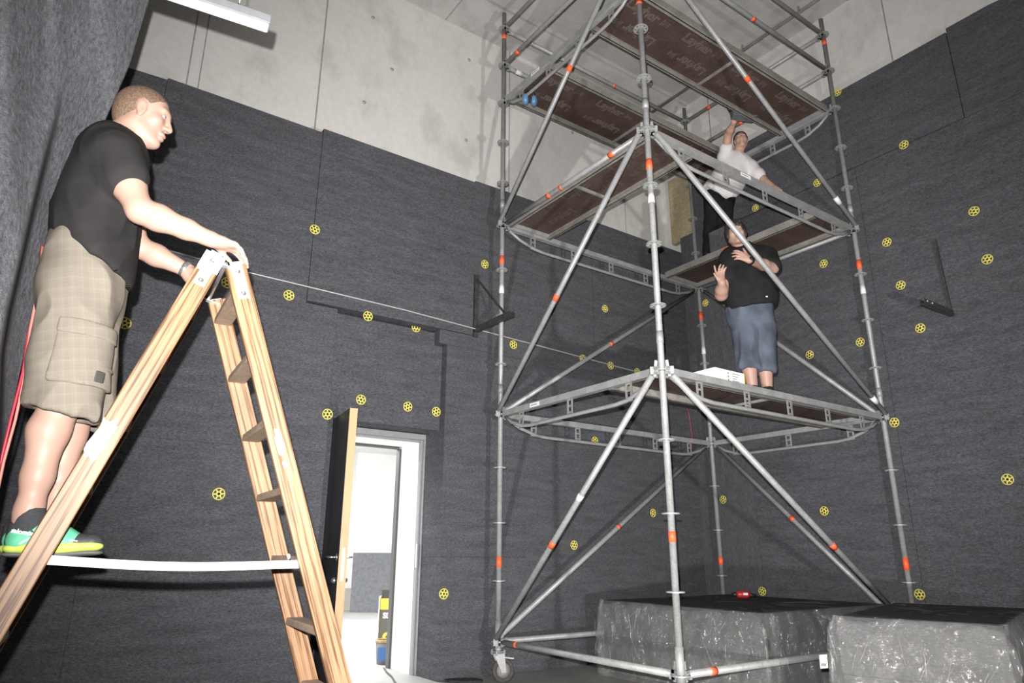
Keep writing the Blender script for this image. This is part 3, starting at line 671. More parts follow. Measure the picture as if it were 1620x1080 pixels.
# ================================================================== fluorescent batten, upper left
LMPW = mat('lamp_diffuser', (.86, .87, .88), .35, spec=.5); LMPG = mat('lamp_housing', (.24, .25, .26), .4, metal=.3, var=.08, scale=30)
e1 = atd(426, 44, 2.25); lu = V(-1, .0, -.0)
e0 = atz(270, -8, e1[2]+.0); lu = unit(e0-e1); lamp = thing('batten_lamp', 'unlit white fluorescent batten lamp hanging below the concrete wall', 'lamp', e1+lu*.5)
e0 = e1+lu*.8; lx, ly, lz = frame(lu)
MB().obox((e0+e1)/2+ZU*.022, (lx, ly, lz), (.4, .026, .020)).obox((e0+e1)/2+ZU*.002, (lx, ly, lz), (.4, .032, .003)).build('housing', LMPG, lamp, bevel=.003)
MB().obox((e0+e1)/2-ZU*.006, (lx, ly, lz), (.396, .022, .007)).build('diffuser', LMPW, lamp, bevel=.006)
for t in (.12, .7):
    c = e1+lu*t+ZU*.04; MB().obox(c, (lx, ly, lz), (.02, .02, .006)).lathe(c+ZU*.004, ZU, [(0, 0), (.007, 0), (.007, .02), (0, .02)], 8).build('clamp', STEEL, lamp, bevel=.002)
    MB().tube([c+ZU*.02, V(c[0], c[1], ZC)], .0025, 6).build('hanging_wire', STEEL, lamp)

# ================================================================== wrapped bales
def film_mat(name, white, amt):
    m = bpy.data.materials.new(name); m.use_nodes = True; nt = m.node_tree; nt.nodes.clear()
    out = nt.nodes.new('ShaderNodeOutputMaterial'); tr = nt.nodes.new('ShaderNodeBsdfTransparent'); pr = nt.nodes.new('ShaderNodeBsdfPrincipled')
    pr.inputs['Base Color'].default_value = (white, white, white, 1); pr.inputs['Roughness'].default_value = .14; pr.inputs['Specular IOR Level'].default_value = .8
    tc = nt.nodes.new('ShaderNodeTexCoord'); n = nt.nodes.new('ShaderNodeTexNoise'); n.inputs['Scale'].default_value = 5; n.inputs['Detail'].default_value = 6; n.inputs['Distortion'].default_value = 1.2
    mp = nt.nodes.new('ShaderNodeMapping'); mp.inputs['Scale'].default_value = (1, 1, .7); nt.links.new(tc.outputs['Object'], mp.inputs[0]); nt.links.new(mp.outputs[0], n.inputs['Vector'])
    mp2 = nt.nodes.new('ShaderNodeMapping'); mp2.inputs['Scale'].default_value = (1, 1, .45); mp2.inputs['Rotation'].default_value = (.5, .4, 0); nt.links.new(tc.outputs['Object'], mp2.inputs[0])
    n2 = nt.nodes.new('ShaderNodeTexNoise'); n2.inputs['Scale'].default_value = 14; n2.inputs['Detail'].default_value = 4; n2.inputs['Distortion'].default_value = 2; nt.links.new(mp.outputs[0], n2.inputs['Vector'])
    bp = nt.nodes.new('ShaderNodeBump'); bp.inputs['Strength'].default_value = .9; bp.inputs['Distance'].default_value = .03
    vo = nt.nodes.new('ShaderNodeTexVoronoi'); vo.inputs['Scale'].default_value = 7; mx3 = nt.nodes.new('ShaderNodeMix'); mx3.data_type = 'VECTOR'; mx3.inputs[0].default_value = .12
    nt.links.new(mp2.outputs[0], mx3.inputs[4]); nt.links.new(n2.outputs['Color'], mx3.inputs[5]); nt.links.new(mx3.outputs[1], vo.inputs['Vector'])
    ml = nt.nodes.new('ShaderNodeMath'); ml.operation = 'MULTIPLY_ADD'; ml.inputs[1].default_value = .45; nt.links.new(n2.outputs['Fac'], ml.inputs[0]); nt.links.new(vo.outputs['Distance'], ml.inputs[2])
    bp.inputs['Strength'].default_value = 1; bp.inputs['Distance'].default_value = .07
    nt.links.new(ml.outputs[0], bp.inputs['Height']); 
    df = nt.nodes.new('ShaderNodeBsdfDiffuse'); df.inputs[0].default_value = (white, white, white, 1)
    mx = nt.nodes.new('ShaderNodeMixShader'); mx.inputs[0].default_value = amt; nt.links.new(tr.outputs[0], mx.inputs[1]); nt.links.new(df.outputs[0], mx.inputs[2])
    gl = nt.nodes.new('ShaderNodeBsdfGlossy'); gl.inputs['Roughness'].default_value = .16; nt.links.new(bp.outputs[0], gl.inputs['Normal'])
    mg = nt.nodes.new('ShaderNodeMixShader'); mg.inputs[0].default_value = .10; nt.links.new(mx.outputs[0], mg.inputs[1]); nt.links.new(gl.outputs[0], mg.inputs[2])
    nt.nodes.remove(pr); nt.links.new(mg.outputs[0], out.inputs[0]); return m
FILM = film_mat('clear_film', .60, .11)
BALEF = layered('bale_felt', (.075, .075, .075), [(4, (1, 1, 3), .75, 1.2, .3, .7), (30, (1, 1, 4), .75, 1.3, .3, .7)], rough=1, bump=.3, spec=.1)
def bale(name, c0, ax, ay, L, Wd, H, layers, label, seed):
    """c0: near-left bottom corner; ax/ay horizontal axes"""
    t = thing(name, label, 'bale', c0+ax*L/2+ay*Wd/2)
    r = random.Random(seed); z = .03
    for k in range(layers):
        h = (H-.03)/layers; ox, oy = r.uniform(-.004, .004), r.uniform(-.004, .004)
        MB().obox(c0+ax*(L/2+ox)+ay*(Wd/2+oy)+ZU*(z+h/2), (ax, ay, ZU), (L/2-.05, Wd/2-.05, h/2)).build('felt_layer', BALEF, t, bevel=.006); z += h
    # crumpled film: a rounded box skin, displaced by ridged noise
    N = 44; Mz = 16; rows = []
    per = 2*(L+Wd); cnt = int(per/.035)
    for i in range(Mz+9):
        row = []
        for j in range(cnt):
            s = per*j/cnt
            if s < L: p = V(s, 0); nn = V(0, -1)
            elif s < L+Wd: p = V(L, s-L); nn = V(1, 0)
            elif s < 2*L+Wd: p = V(2*L+Wd-s, Wd); nn = V(0, 1)
            else: p = V(0, per-s); nn = V(-1, 0)
            ins_ = .05*max(0., min(1., (i-Mz+3)/3))**2
            if i <= Mz: zz = H*i/Mz-(.0 if i < Mz else -.004); q = p-nn*ins_; top = False
            else:
                k = (i-Mz)/8; p2 = p-nn*.05; q = p2+(V(L/2, Wd/2)-p2)*(k**1.5)*.999; zz = H+.004; top = True
            P3 = c0+ax*q[0]+ay*q[1]+ZU*zz
            v3 = Vector(P3)
            f = (abs(mnoise.noise(Vector((v3.x*6, v3.y*6, v3.z*3.2+v3.y*2))+Vector((seed, 0, 0))))+.7*abs(mnoise.noise(v3*13+Vector((0, seed, 0)))))*.05
            f2 = mnoise.noise(v3*2.2+Vector((0, 0, seed)))*.03
            if not top: P3 = P3+(ax*nn[0]+ay*nn[1])*(.012-f*.8+f2*.6+.02*(1-i/Mz))
            else: P3 = P3+ZU*(-f*.4+f2*.25)
            if i == 0: P3[2] = .004
            row.append(P3)
        row.append(row[0]); rows.append(row)
    o = mk('plastic_film', grid_mesh('plastic_film', np.array(rows)), FILM, t, label='crumpled clear plastic film')
    # pleats where the film is gathered
    cr = MB(); rr = random.Random(seed*7)
    for k in range(46):
        face = rr.choice((0, 0, 1)); u0 = rr.random(); u0 = u0 if rr.random() < .5 else (u0**3 if rr.random() < .5 else 1-u0**3); z = H*rr.uniform(.25, .98); ln = rr.uniform(.05, .26); sl = rr.gauss(0, .5); pts = []
        for i in range(7):
            f_ = i/6; uu = (Wd if face == 0 else L)*u0+sl*ln*f_+.05*ln*math.sin(2.5*f_+k); zz = z-ln*f_*.9
            if zz < .02: break
            uu = min(max(uu, .0), Wd if face == 0 else L); bulge = .014+.010*abs(mnoise.noise(Vector((uu*3, zz*3, seed))))
            pts.append(c0+(ay*uu-ax*bulge if face == 0 else ax*uu-ay*bulge)+ZU*zz)
        if len(pts) < 4: continue
        w0 = rr.uniform(.001, .0042); cr.tube(pts, w0, 5, radii=[w0*(.15+1.0*math.sin(math.pi*(i+.3)/(len(pts)-.4))) for i in range(len(pts))])
    cr.build('film_creases', FILM, o, kind='stuff'); return t
bale('wrapped_bale', V(1.02, .075, 0), V(1, 0, 0), V(0, 1, 0), 1.93, 1.86, .645, 2, 'film-wrapped bale of dark felt inside the scaffold base', 3)
ba = unit(V(.966, .26, 0)); bb = V(-ba[1], ba[0], 0)
bale('wrapped_bale', V(.65, -.64, 0)-bb*.98, ba, bb, 1.75, .98, .70, 2, 'film-wrapped bale of dark felt in front of the scaffold base', 9)
# paper tag on the film of the front bale
tg = atd(1303, 1046, 4.66)
tag_o = MB().obox(tg, (unit(RT+U2*.1), unit(U2-RT*.1), FW), (.024, .042, .001)).build('paper_tag', WHITE_ST, label='white paper tag stuck to a wrapped bale', cat='tag')
MB().obox(tg-FW*.0014-U2*.02, (RT, U2, FW), (.018, .010, .0004)).build('print', mat('grey_print', (.2, .2, .2), .6), tag_o)

# red cordless tool lying on the bale inside the tower
REDP = mat('red_tool_plastic', (.42, .02, .03), .4)
dc = atz(1175, 946, .665); tl = thing('cordless_screwdriver', 'small red and black cordless tool lying on the wrapped bale', 'power tool', dc)
rx = RT; ry = HD
MB().lathe(dc+ZU*.035-rx*.06, rx, [(0, 0), (.022, 0), (.034, .02), (.036, .10), (.026, .13), (0, .13)], 14).build('body', REDP, tl)
MB().lathe(dc+ZU*.035-rx*.10, rx, [(0, 0), (.012, 0), (.024, .03), (.022, .05), (0, .05)], 12).build('chuck', BLACK, tl)
MB().tube([dc+ZU*.035+rx*.05, dc+ZU*.02+rx*.13], .017, 10).build('grip', BLACK, tl)
MB().obox(dc+ZU*.04-ry*.035+rx*.02, (rx, ry, ZU), (.022, .003, .010)).build('emblem', WHITE_ST, tl)

# white carton on the lowest deck
ct = atz(1150, 615, Z2+.06); cx = unit(V(1, .0, 0)); cc = V(1.03, .34, Z2+.055)
carton = thing('carton', 'white printed carton with yellow edge on the lowest scaffold deck', 'box', cc)
WHC = mat('white_card', (.80, .80, .79), .6, var=.04, scale=20)
MB().obox(cc+ZU*.075, (V(1, 0, 0), V(0, 1, 0), ZU), (.19, .15, .074)).build('box_body', WHC, carton, bevel=.003)
YELC = mat('yellow_card', (.80, .60, .03), .5); GP = mat('grey_print', (.2, .2, .2), .6)
MB().box(cc+V(.185, -.152, .005), cc+V(.193, .152, .15)).build('yellow_edge', YELC, carton)
MB().box(cc+V(.10, .05, .149), cc+V(.17, .155, .156)).build('yellow_flap', YELC, carton)
pr = MB()
for k in range(6): pr.box(cc+V(.03, -.1512, .02+.02*k), cc+V(.08+.02*(k % 3), -.1502, .026+.02*k))
for k in range(4): pr.box(cc+V(-.03, -.1512, .03+.028*k), cc+V(-.015, -.1502, .045+.028*k))
pr.build('print', GP, carton)

# blue ear defenders hanging on the top level
em = aty(838, 156, 1.93); em = atz(838, 157, Z55-.10); BLU = mat('blue_plastic', (.10, .22, .36), .35, var=.1, scale=30)
em = atd(838, 157, 6.15); ear = thing('ear_defenders', 'blue ear defenders hanging from the top scaffold level', 'ear defenders', em)
for s, off in ((-1, V(0, 0, 0)), (1, V(0, 0, -.02))):
    c = em+RT*.045*s+off; MB().sphere(c, V(.040, .055, .062), axes=(RT, HD, ZU)).build('ear_cup', BLU, ear)
    MB().lathe(c-RT*s*.02, RT*s, [(.02, -.012), (.042, -.012), (.042, .006), (.02, .006)], 16).build('cushion', BLACK, ear)
hb = [em+RT*.045*math.cos(t)*1.3+ZU*(.02+.10*math.sin(t)) for t in np.linspace(0, math.pi, 12)]
MB().tube(hb, .007, 8).build('headband', BLACK, ear)

# dark felt board standing on the middle deck
fb = thing('felt_board', 'small dark felt offcut board standing on the middle deck behind the man in denim shorts', 'felt board', V(2.45, 1.18, Z4+.055))
MB().obox(V(2.455, 1.18, Z4+.057+.14), (unit(V(0, -1, 0)), unit(V(1, 0, 0)), ZU), (.185, .012, .14)).build('board', FELT_V, fb, bevel=.01)

# thin red wires hanging against the left wall near the corner
for k, pts in enumerate((((1086, 642), (1090, 655), (1092, 672), (1095, 690), (1094, 712)), ((1103, 645), (1102, 660), (1103, 690)))):
    MB().tube([aty(x, y, YF-.02) for x, y in pts], .0035, 6).build('red_wire', REDC, label='thin loose red wire dangling on the felt near the room corner', cat='wire', group='red wires near the corner')

# ---- things seen through the doorway
pb = thing('leaning_felt_panel', 'grey felt-covered panel leaning on the bright room wall seen through the doorway', 'panel', V(1.95, 9.3, 0))
a = atz(553, 968, 0); b_ = atz(640, 968, 0); pz = 1.05
MB().prism([a, b_, b_+V(.1, .25, pz), a+V(.1, .25, pz)], V(.05, .09, 0)).build('panel_body', layered('felt_light', (.16, .165, .18), [(20, (1, 1, 1), .8, 1.2, .3, .7), (120, (1, 1, 1), .7, 1.3, .3, .7)], rough=1), pb)
YELB = mat('yellow_box', (.60, .42, .02), .5); BRN = mat('dark_olive_box', (.045, .042, .03), .6, var=.1, scale=30)
bc = atz(607, 1018, 0); bx = thing('tool_carton', 'tall dark and yellow tool carton standing beyond the doorway', 'box', bc)
MB().obox(bc+RT*.12+ZU*.20, (RT, HD, ZU), (.17, .14, .20)).build('lower_box', BRN, bx, bevel=.004)
MB().obox(bc+RT*.12+ZU*.46, (RT, HD, ZU), (.165, .135, .06)).build('upper_box', YELB, bx, bevel=.004)
MB().obox(bc-RT*.055+ZU*.28-HD*.05, (RT, HD, ZU), (.006, .1, .27)).build('open_flap', mat('card_pale', (.6, .55, .42), .7), bx)
MB().obox(bc+RT*.0+ZU*.56, (RT, HD, ZU), (.05, .05, .07)).build('tool_top', BLACK, bx, bevel=.01)
MB().obox(bc+RT*.14+ZU*.60, (RT, HD, ZU), (.07, .05, .10)).build('yellow_tool', YELB, bx, bevel=.03)
sd = text_mesh('SD-', .085, .0005, True); sd.materials.append(WHC); mk('lettering', sd, None, bx, mtx=axes_mtx(bc+RT*.06+ZU*.33-HD*.1412, RT, ZU, -HD))
MB().lathe(bc+RT*.06+ZU*.09-HD*.141, -HD, [(.02, 0), (.055, 0), (.055, .004), (.02, .004)], 18).build('disc_print', YELB, bx)
kc = atz(604, 1049, 0); bk = thing('bucket', 'grey plastic bucket with blue label and brown rim beyond the doorway', 'bucket', kc)
MB().lathe(kc+RT*.03, ZU, [(0, 0), (.085, 0), (.105, .21), (.098, .21), (.08, .01), (0, .01)], 24).build('pail', mat('bucket_grey', (.11, .115, .125), .5, var=.1, scale=30), bk)
MB().lathe(kc+RT*.03, ZU, [(.095, .20), (.111, .20), (.111, .225), (.095, .225)], 24).build('rim', mat('bucket_rim_brown', (.30, .19, .08), .7, var=.3, scale=30), bk)
MB().obox(kc+RT*.02-HD*.094+ZU*.10, (RT, HD, ZU), (.05, .006, .06)).build('label_patch', mat('bucket_blue', (.025, .09, .24), .5), bk)
cb = [atz(x, y, .008) for x, y in ((607, 1056), (612, 1063), (620, 1070), (626, 1080), (640, 1100))]
MB().tube(cb, .008, 8).build('floor_cable', BLACK, label='dark cable running over the threshold of the doorway', cat='cable')
mp_ = V(-.2, 2.28, 0); fm = MB()
r = random.Random(4); P = []
for k in range(18):
    t = 2*math.pi*k/18; P.append(mp_+RT*.17*math.cos(t)*r.uniform(.8, 1.1)+HD*.09*math.sin(t)*r.uniform(.8, 1.1)+ZU*.002)
fm.prism(P, ZU*.018); fm.build('felt_scrap', mat('scrap_black', (.02, .02, .02), .9, var=.5, scale=60), label='black felt scrap lying on the floor at the wall right of the doorway', cat='felt scrap')
# ================================================================== people: implicit surfaces meshed with surface nets
class SDF:
    def __init__(s): s.p = []
    def cone(s, a, b, ra, rb=None, k=.02, n=None, sc=1., op='u'):
        s.p.append(('c', np.asarray(a, float), np.asarray(b, float), ra, ra if rb is None else rb, k, None if n is None else unit(n), sc, op)); return s
    def chain(s, pts, rs, k=.02, **kw):
        for i in range(len(pts)-1): s.cone(pts[i], pts[i+1], rs[i], rs[i+1], k, **kw)
        return s
    def ell(s, c, r, ax=None, k=.02, op='u'):
        s.p.append(('e', np.asarray(c, float), np.asarray(r, float)*np.ones(3), np.eye(3) if ax is None else np.array(ax), k, op)); return s
    def box(s, c, half, ax=None, rnd=.005, k=.01, op='u'):
        s.p.append(('b', np.asarray(c, float), np.asarray(half, float), np.eye(3) if ax is None else np.array(ax), rnd, k, op)); return s
    def plane(s, p, n):                       # keep the side the normal points to
        s.p.append(('p', np.asarray(p, float), unit(n))); return s
    def bounds(s):
        lo = np.full(3, 1e9); hi = -lo
        for q in s.p:
            if q[0] == 'c' and q[8] == 'u':
                m = max(q[3], q[4])*max(1, q[7]); P = np.array([q[1], q[2]]); lo = np.minimum(lo, P.min(0)-m); hi = np.maximum(hi, P.max(0)+m)
            elif q[0] in 'eb' and q[-1] == 'u':
                m = q[2].max()*1.05 if q[0] == 'e' else np.linalg.norm(q[2]); lo = np.minimum(lo, q[1]-m); hi = np.maximum(hi, q[1]+m)
        return lo, hi
    def mesh(s, name, res, infl=0., smooth=2, fold=None):
        lo, hi = s.bounds(); lo -= 3*res+infl; hi += 3*res+infl
        N = np.ceil((hi-lo)/res).astype(int)+1; D = np.full(N, 1., np.float32)
        gx = [lo[i]+res*np.arange(N[i]) for i in range(3)]
        def sub(plo, phi):
            a = np.maximum(0, np.floor((plo-lo)/res).astype(int)); b = np.minimum(N, np.ceil((phi-lo)/res).astype(int)+1)
            if (b <= a).any(): return None, None
            sl = tuple(slice(a[i], b[i]) for i in range(3))
            X = np.stack(np.meshgrid(*[gx[i][a[i]:b[i]] for i in range(3)], indexing='ij'), -1).astype(np.float32); return sl, X
        for q in s.p:
            if q[0] == 'p':
                X = (gx[0][:, None, None]-q[1][0])*q[2][0]+(gx[1][None, :, None]-q[1][1])*q[2][1]+(gx[2][None, None, :]-q[1][2])*q[2][2]
                D = np.maximum(D, -X.astype(np.float32)); continue
            if q[0] == 'c':
                _, a, b, ra, rb, k, n, sc, op = q; m = max(ra, rb)*max(1, sc)+k+infl+3*res; P = np.array([a, b]); sl, X = sub(P.min(0)-m, P.max(0)+m)
                if sl is None: continue
                p = X-a; ba = b-a
                if n is not None:
                    f = 1/sc-1; p = p+f*(p@n)[..., None]*n; ba = ba+f*(ba@n)*n
                t = np.clip((p@ba)/(ba@ba), 0, 1); d = np.linalg.norm(p-t[..., None]*ba, axis=-1)-(ra+(rb-ra)*t)
                if n is not None: d = d*min(1, sc)
            elif q[0] == 'e':
                _, c, r, A, k, op = q; m = r.max()+k+infl+3*res; sl, X = sub(c-m, c+m)
                if sl is None: continue
                p = (X-c)@A.T.astype(np.float32); k0 = np.linalg.norm(p/r, axis=-1); k1 = np.linalg.norm(p/(r*r), axis=-1)+1e-9; d = k0*(k0-1)/k1
            else:
                _, c, h, A, rd, k, op = q; m = np.linalg.norm(h)+k+infl+3*res; sl, X = sub(c-m, c+m)
                if sl is None: continue
                p = np.abs((X-c)@A.T.astype(np.float32))-(h-rd); d = np.linalg.norm(np.maximum(p, 0), axis=-1)+np.minimum(p.max(-1), 0)-rd
            o = D[sl]
            if op == 'u':
                hh = np.maximum(k-np.abs(o-(d-infl)), 0)/k; D[sl] = np.minimum(o, d-infl)-hh*hh*k*.25
            elif op == 's':
                d = -d; hh = np.maximum(k-np.abs(o-d), 0)/k; D[sl] = np.maximum(o, d)+hh*hh*k*.25
            elif op == 'i':
                full = np.full(N, 1., np.float32); full[sl] = d; D = np.maximum(D, full)
        V_, F_ = surface_nets(D, lo, res)
        if len(V_) == 0: V_ = np.zeros((3, 3)); F_ = np.array([[0, 1, 2, 2]])
        for _ in range(smooth):
            acc = np.zeros_like(V_); cnt = np.zeros(len(V_))
            for i in range(4):
                a = F_[:, i]; b = F_[:, (i+1) % 4]; np.add.at(acc, a, V_[b]); np.add.at(cnt, a, 1); np.add.at(acc, b, V_[a]); np.add.at(cnt, b, 1)
            V_ = V_*.5+.5*acc/np.maximum(cnt, 1)[:, None]
        if fold is not None: V_ = fold(V_, F_)
        me = bpy.data.meshes.new(name); me.from_pydata(V_.tolist(), [], F_.tolist()); me.polygons.foreach_set('use_smooth', [True]*len(F_)); me.update(); return me
def surface_nets(D, lo, res):
    ins = D < 0; n = np.array(D.shape)-1
    cnt = np.zeros(n, np.int8)
    corners = [(i, j, k) for i in (0, 1) for j in (0, 1) for k in (0, 1)]
    def sh(A, c): return A[c[0]:c[0]+n[0], c[1]:c[1]+n[1], c[2]:c[2]+n[2]]
    for c in corners: cnt += sh(ins, c)
    act = np.argwhere((cnt > 0) & (cnt < 8))
    if len(act) == 0: return np.zeros((0, 3)), np.zeros((0, 4), int)
    idx = np.full(n, -1, np.int64); idx[tuple(act.T)] = np.arange(len(act))
    acc = np.zeros((len(act), 3)); m = np.zeros(len(act))
    for a in range(8):
        for b in range(a+1, 8):
            ca, cb = np.array(corners[a]), np.array(corners[b])
            if np.abs(ca-cb).sum() != 1: continue
            da = D[tuple((act+ca).T)].astype(float); db = D[tuple((act+cb).T)].astype(float); x = (da < 0) != (db < 0)
            t = np.where(x, da/np.where(x, da-db, 1), 0); acc += np.where(x[:, None], ca+t[:, None]*(cb-ca), 0); m += x
    Vv = lo+res*(act+acc/m[:, None]); F = []
    for ax in range(3):
        e = np.zeros(3, int); e[ax] = 1; u, v = [(1, 2), (2, 0), (0, 1)][ax]
        A = ins[tuple(slice(0, s-1) if i == ax else slice(0, s) for i, s in enumerate(ins.shape))]
        Bq = ins[tuple(slice(1, s) if i == ax else slice(0, s) for i, s in enumerate(ins.shape))]
        q = np.argwhere(A != Bq); q = q[(q[:, u] > 0) & (q[:, v] > 0) & (q[:, u] < n[u]) & (q[:, v] < n[v])]
        if len(q) == 0: continue
        du = np.zeros(3, int); du[u] = 1; dv = np.zeros(3, int); dv[v] = 1
        quad = np.stack([idx[tuple((q-du-dv).T)], idx[tuple((q-dv).T)], idx[tuple(q.T)], idx[tuple((q-du).T)]], 1)
        flip = ~ins[tuple(q.T)]; quad[flip] = quad[flip][:, ::-1]; F.append(quad[(quad >= 0).all(1)])
    return Vv, np.concatenate(F)
def folds(amp, sc, stretch=(1, 1, 1), seed=0, amp2=0., sc2=1.):
    st = np.array(stretch, float)
    def f(V_, F_):
        N = np.zeros_like(V_); a = V_[F_[:, 1]]-V_[F_[:, 0]]; b = V_[F_[:, 3]]-V_[F_[:, 0]]; c = np.cross(a, b)
        for i in range(4): np.add.at(N, F_[:, i], c)
        N /= np.linalg.norm(N, axis=1)[:, None]+1e-12
        h = np.array([(.5-abs(mnoise.noise(Vector(p*st*sc)+Vector((seed, 0, 0)))))*amp+(mnoise.noise(Vector(p*sc2)+Vector((0, seed, 0)))*amp2 if amp2 else 0) for p in V_]); return V_+N*h[:, None]
    return f

SKIN = mat('skin', (.385, .238, .185), .5, var=.06, scale=14, spec=.35); MATS['skin'].node_tree.nodes['Principled BSDF'].inputs['Subsurface Weight'].default_value = .0
SKIN2 = mat('skin_tanned', (.46, .28, .21), .5, var=.08, scale=14, spec=.35)
LIPS = mat('lips', (.50, .22, .19), .5); EYEW = mat('eye_white', (.28, .25, .24), .4); IRIS = mat('iris', (.04, .05, .06), .2)
POLO = mat('black_polo_cotton', (.022, .021, .021), .9, var=.25, scale=9, bump=.15, bscale=700, spec=.15)
TSHB = mat('black_tshirt_cotton', (.016, .016, .017), .9, var=.2, scale=9, spec=.15)
TSHW = mat('white_tshirt_cotton', (.62, .60, .60), .9, var=.05, scale=12, spec=.2)
DENIM = mat('washed_denim', (.085, .10, .13), .9, var=.4, scale=5, bump=.15, bscale=500, spec=.1)
TROU = mat('black_trousers', (.012, .012, .014), .9, var=.2, scale=9, spec=.1)
HAIRL = mat('short_light_brown_hair', (.17, .11, .075), .7, var=.45, scale=160, bump=.6, bscale=420, spec=.3)
HAIRD = mat('dark_hair', (.018, .012, .009), .55, var=.5, scale=60, bump=.5, bscale=200)

def head_prims(S, c, f, l, u, k=1., jaw=1., neck=None, nr=.058, ear=True):
    """adds a head to the SDF; c centre, f forward, l left, u up, k scale"""
    A = np.array([f, l, u]); P = lambda x, y, z: c+k*(x*f+y*l+z*u); E = lambda p, r, kk=.015, op='u', ax=None: S.ell(P(*p), np.array(r)*k, A if ax is None else ax, kk*k, op)
    if neck is not None: S.cone(P(-.02, 0, -.05), neck, nr*k, nr*k*1.12, .03)
    E((-.014, 0, .030), (.098, .077, .088), .02); E((.022, 0, -.030), (.066, .062*jaw, .085), .03)
    for s in (-1, 1):
        S.cone(P(-.005, .050*s*jaw, -.055), P(.060, .016*s, -.100), .020*k, .018*k, .03*k)
        E((.058, .040*s*jaw, -.022), (.024, .022, .022), .02)
    E((.073, 0, -.102), (.020, .022, .017), .02); E((.076, 0, .030), (.016, .050, .013), .02)
    for s in (-1, 1): E((.100, .033*s, .008), (.016, .018, .011), .012, 's')
    S.cone(P(.086, 0, .016), P(.107, 0, -.027), .0085*k, .0120*k, .010*k)
    for s in (-1, 1): E((.097, .012*s, -.031), (.012, .009, .008), .006)
    E((.090, 0, -.060), (.012, .024, .0075), .006); E((.087, 0, -.076), (.012, .021, .0075), .006); E((.100, 0, -.068), (.010, .026, .0022), .004, 's')
    if ear:
        for s in (-1, 1):
            a1 = unit(f*.94+u*.22); a3 = unit(u*.96-f*.22); ax = np.array([a1, l*s, a3])
            E((.006, .076*s, -.004), (.020, .009, .034), .006, 'u', ax); E((.012, .085*s, -.004), (.011, .006, .021), .004, 's', ax)
            E((.010, .077*s, -.036), (.010, .006, .010), .004)
    return P
def face_parts(body, P, c, f, l, u, k, brow, brow_t=.0035):
    for s in (-1, 1):
        e = MB().sphere(P(.0755, .032*s, .008), .0112*k, 14, 10).build('eye', EYEW, body)
        MB().sphere(P(.0815, .0325*s, .0075), V(.0058, .0062, .0062)*k, 12, 8, axes=(f, l, u)).build('iris', IRIS, e)
        pts = [P(.088-.25*abs(t-.3)**2*.05, s*(.014+.04*t), .030+.008*math.sin(2.4*t)) for t in np.linspace(0, 1, 7)]
        MB().tube(pts, brow_t*k, 8, radii=[brow_t*k*q for q in (.6, 1, 1.1, 1.1, 1, .8, .4)]).build('eyebrow', brow, body)
    MB().sphere(P(.0905, 0, -.0600), V(.0115, .0225, .006)*k, 14, 8, axes=(f, l, u)).sphere(P(.0875, 0, -.0755), V(.0118, .0195, .0065)*k, 14, 8, axes=(f, l, u)).build('lips', LIPS, body)
def hand(S, w, fd, up, side, curl=(.35, .4, .3), spread=.0, k=1., fr=.0085, thumb=None, index=None, flat=.5):
    """w wrist, fd along the fingers, up = back of hand, side = towards the thumb"""
    fd, up, side = unit(fd), unit(up), unit(side)
    S.cone(w, w+fd*.03*k, .027*k, .030*k, .02, up, .72)
    S.cone(w+fd*.032*k+side*.012*k, w+fd*.075*k+side*.020*k, .023*k, .021*k, .015, up, .58); S.cone(w+fd*.032*k-side*.012*k, w+fd*.072*k-side*.022*k, .023*k, .020*k, .015, up, .58)
    for i, (o, L) in enumerate(zip((.031, .0105, -.0105, -.030), (.072, .080, .075, .058))):
        p = w+k*(fd*(.086-.004*abs(i-1.2))+side*o); d = unit(fd+side*spread*(1.5-i)*.5); cu = curl if not (index is not None and i == 0) else index
        r = fr*k
        for seg, a in zip((.45, .30, .25), cu):
            d = unit(d*math.cos(a)-up*math.sin(a)) if True else d
            up2 = up
            q = p+d*L*seg*k; S.cone(p, q, r, r*.93, .004); p = q; r *= .93
    td = unit(thumb) if thumb is not None else unit(fd*.65+side*.65-up*.35)
    p = w+k*(fd*.022+side*.022); q = p+td*.042*k; S.cone(p, q, .0135*k, .0105*k, .012); q2 = q+unit(td+fd*.5)*.036*k; S.cone(q, q2, .010*k, .0085*k, .004)
def limb(S, pts, rs, k=.02, **kw): return S.chain(pts, rs, k, **kw)

# ------------------------------------------------------------------ man on the step ladder
MF = unit(.95*RT+.31*HD); ML = np.cross(ZU, MF); M0 = atd(132, 440, 2.33)
def J(x, y, off=0.): return atplane(x, y, M0+ML*off, ML)
RES1 = .0048
feet_z = min(zr, key=lambda z: abs(z-lf(75, 880)[2]))+.013
hdn = math.radians(10); hf = MF*math.cos(hdn)-ZU*math.sin(hdn); hu = MF*math.sin(hdn)+ZU*math.cos(hdn); hl = ML
earp = J(224, 168, -.078); hc = earp-.006*hf+.078*hl+.004*hu
B1 = SDF()
neckb = J(186, 232, 0)
HP = head_prims(B1, hc, hf, hl, hu, 1.0, .95, neck=neckb, nr=.060)
chest, waist, pelv = J(163, 285), J(152, 375), J(133, 440)
B1.cone(chest, waist, .155, .145, .05, MF, .66).cone(waist, pelv, .145, .15, .05, MF, .68); B1.cone(neckb, J(175, 262), .07, .12, .05)
shR, shL = J(184, 252, -.175), J(190, 262, .175)
B1.cone(shR, shL, .062, .062, .05)
elR = J(222, 333, -.21); wrR = lf(333, 383)+ZU*.012-LWD*.0
limb(B1, [shR, elR+(shR-elR)*.5, elR], [.060, .054, .045], .03); limb(B1, [elR, elR+(wrR-elR)*.25, elR+(wrR-elR)*.65, wrR], [.045, .047, .036, .0275], .02)
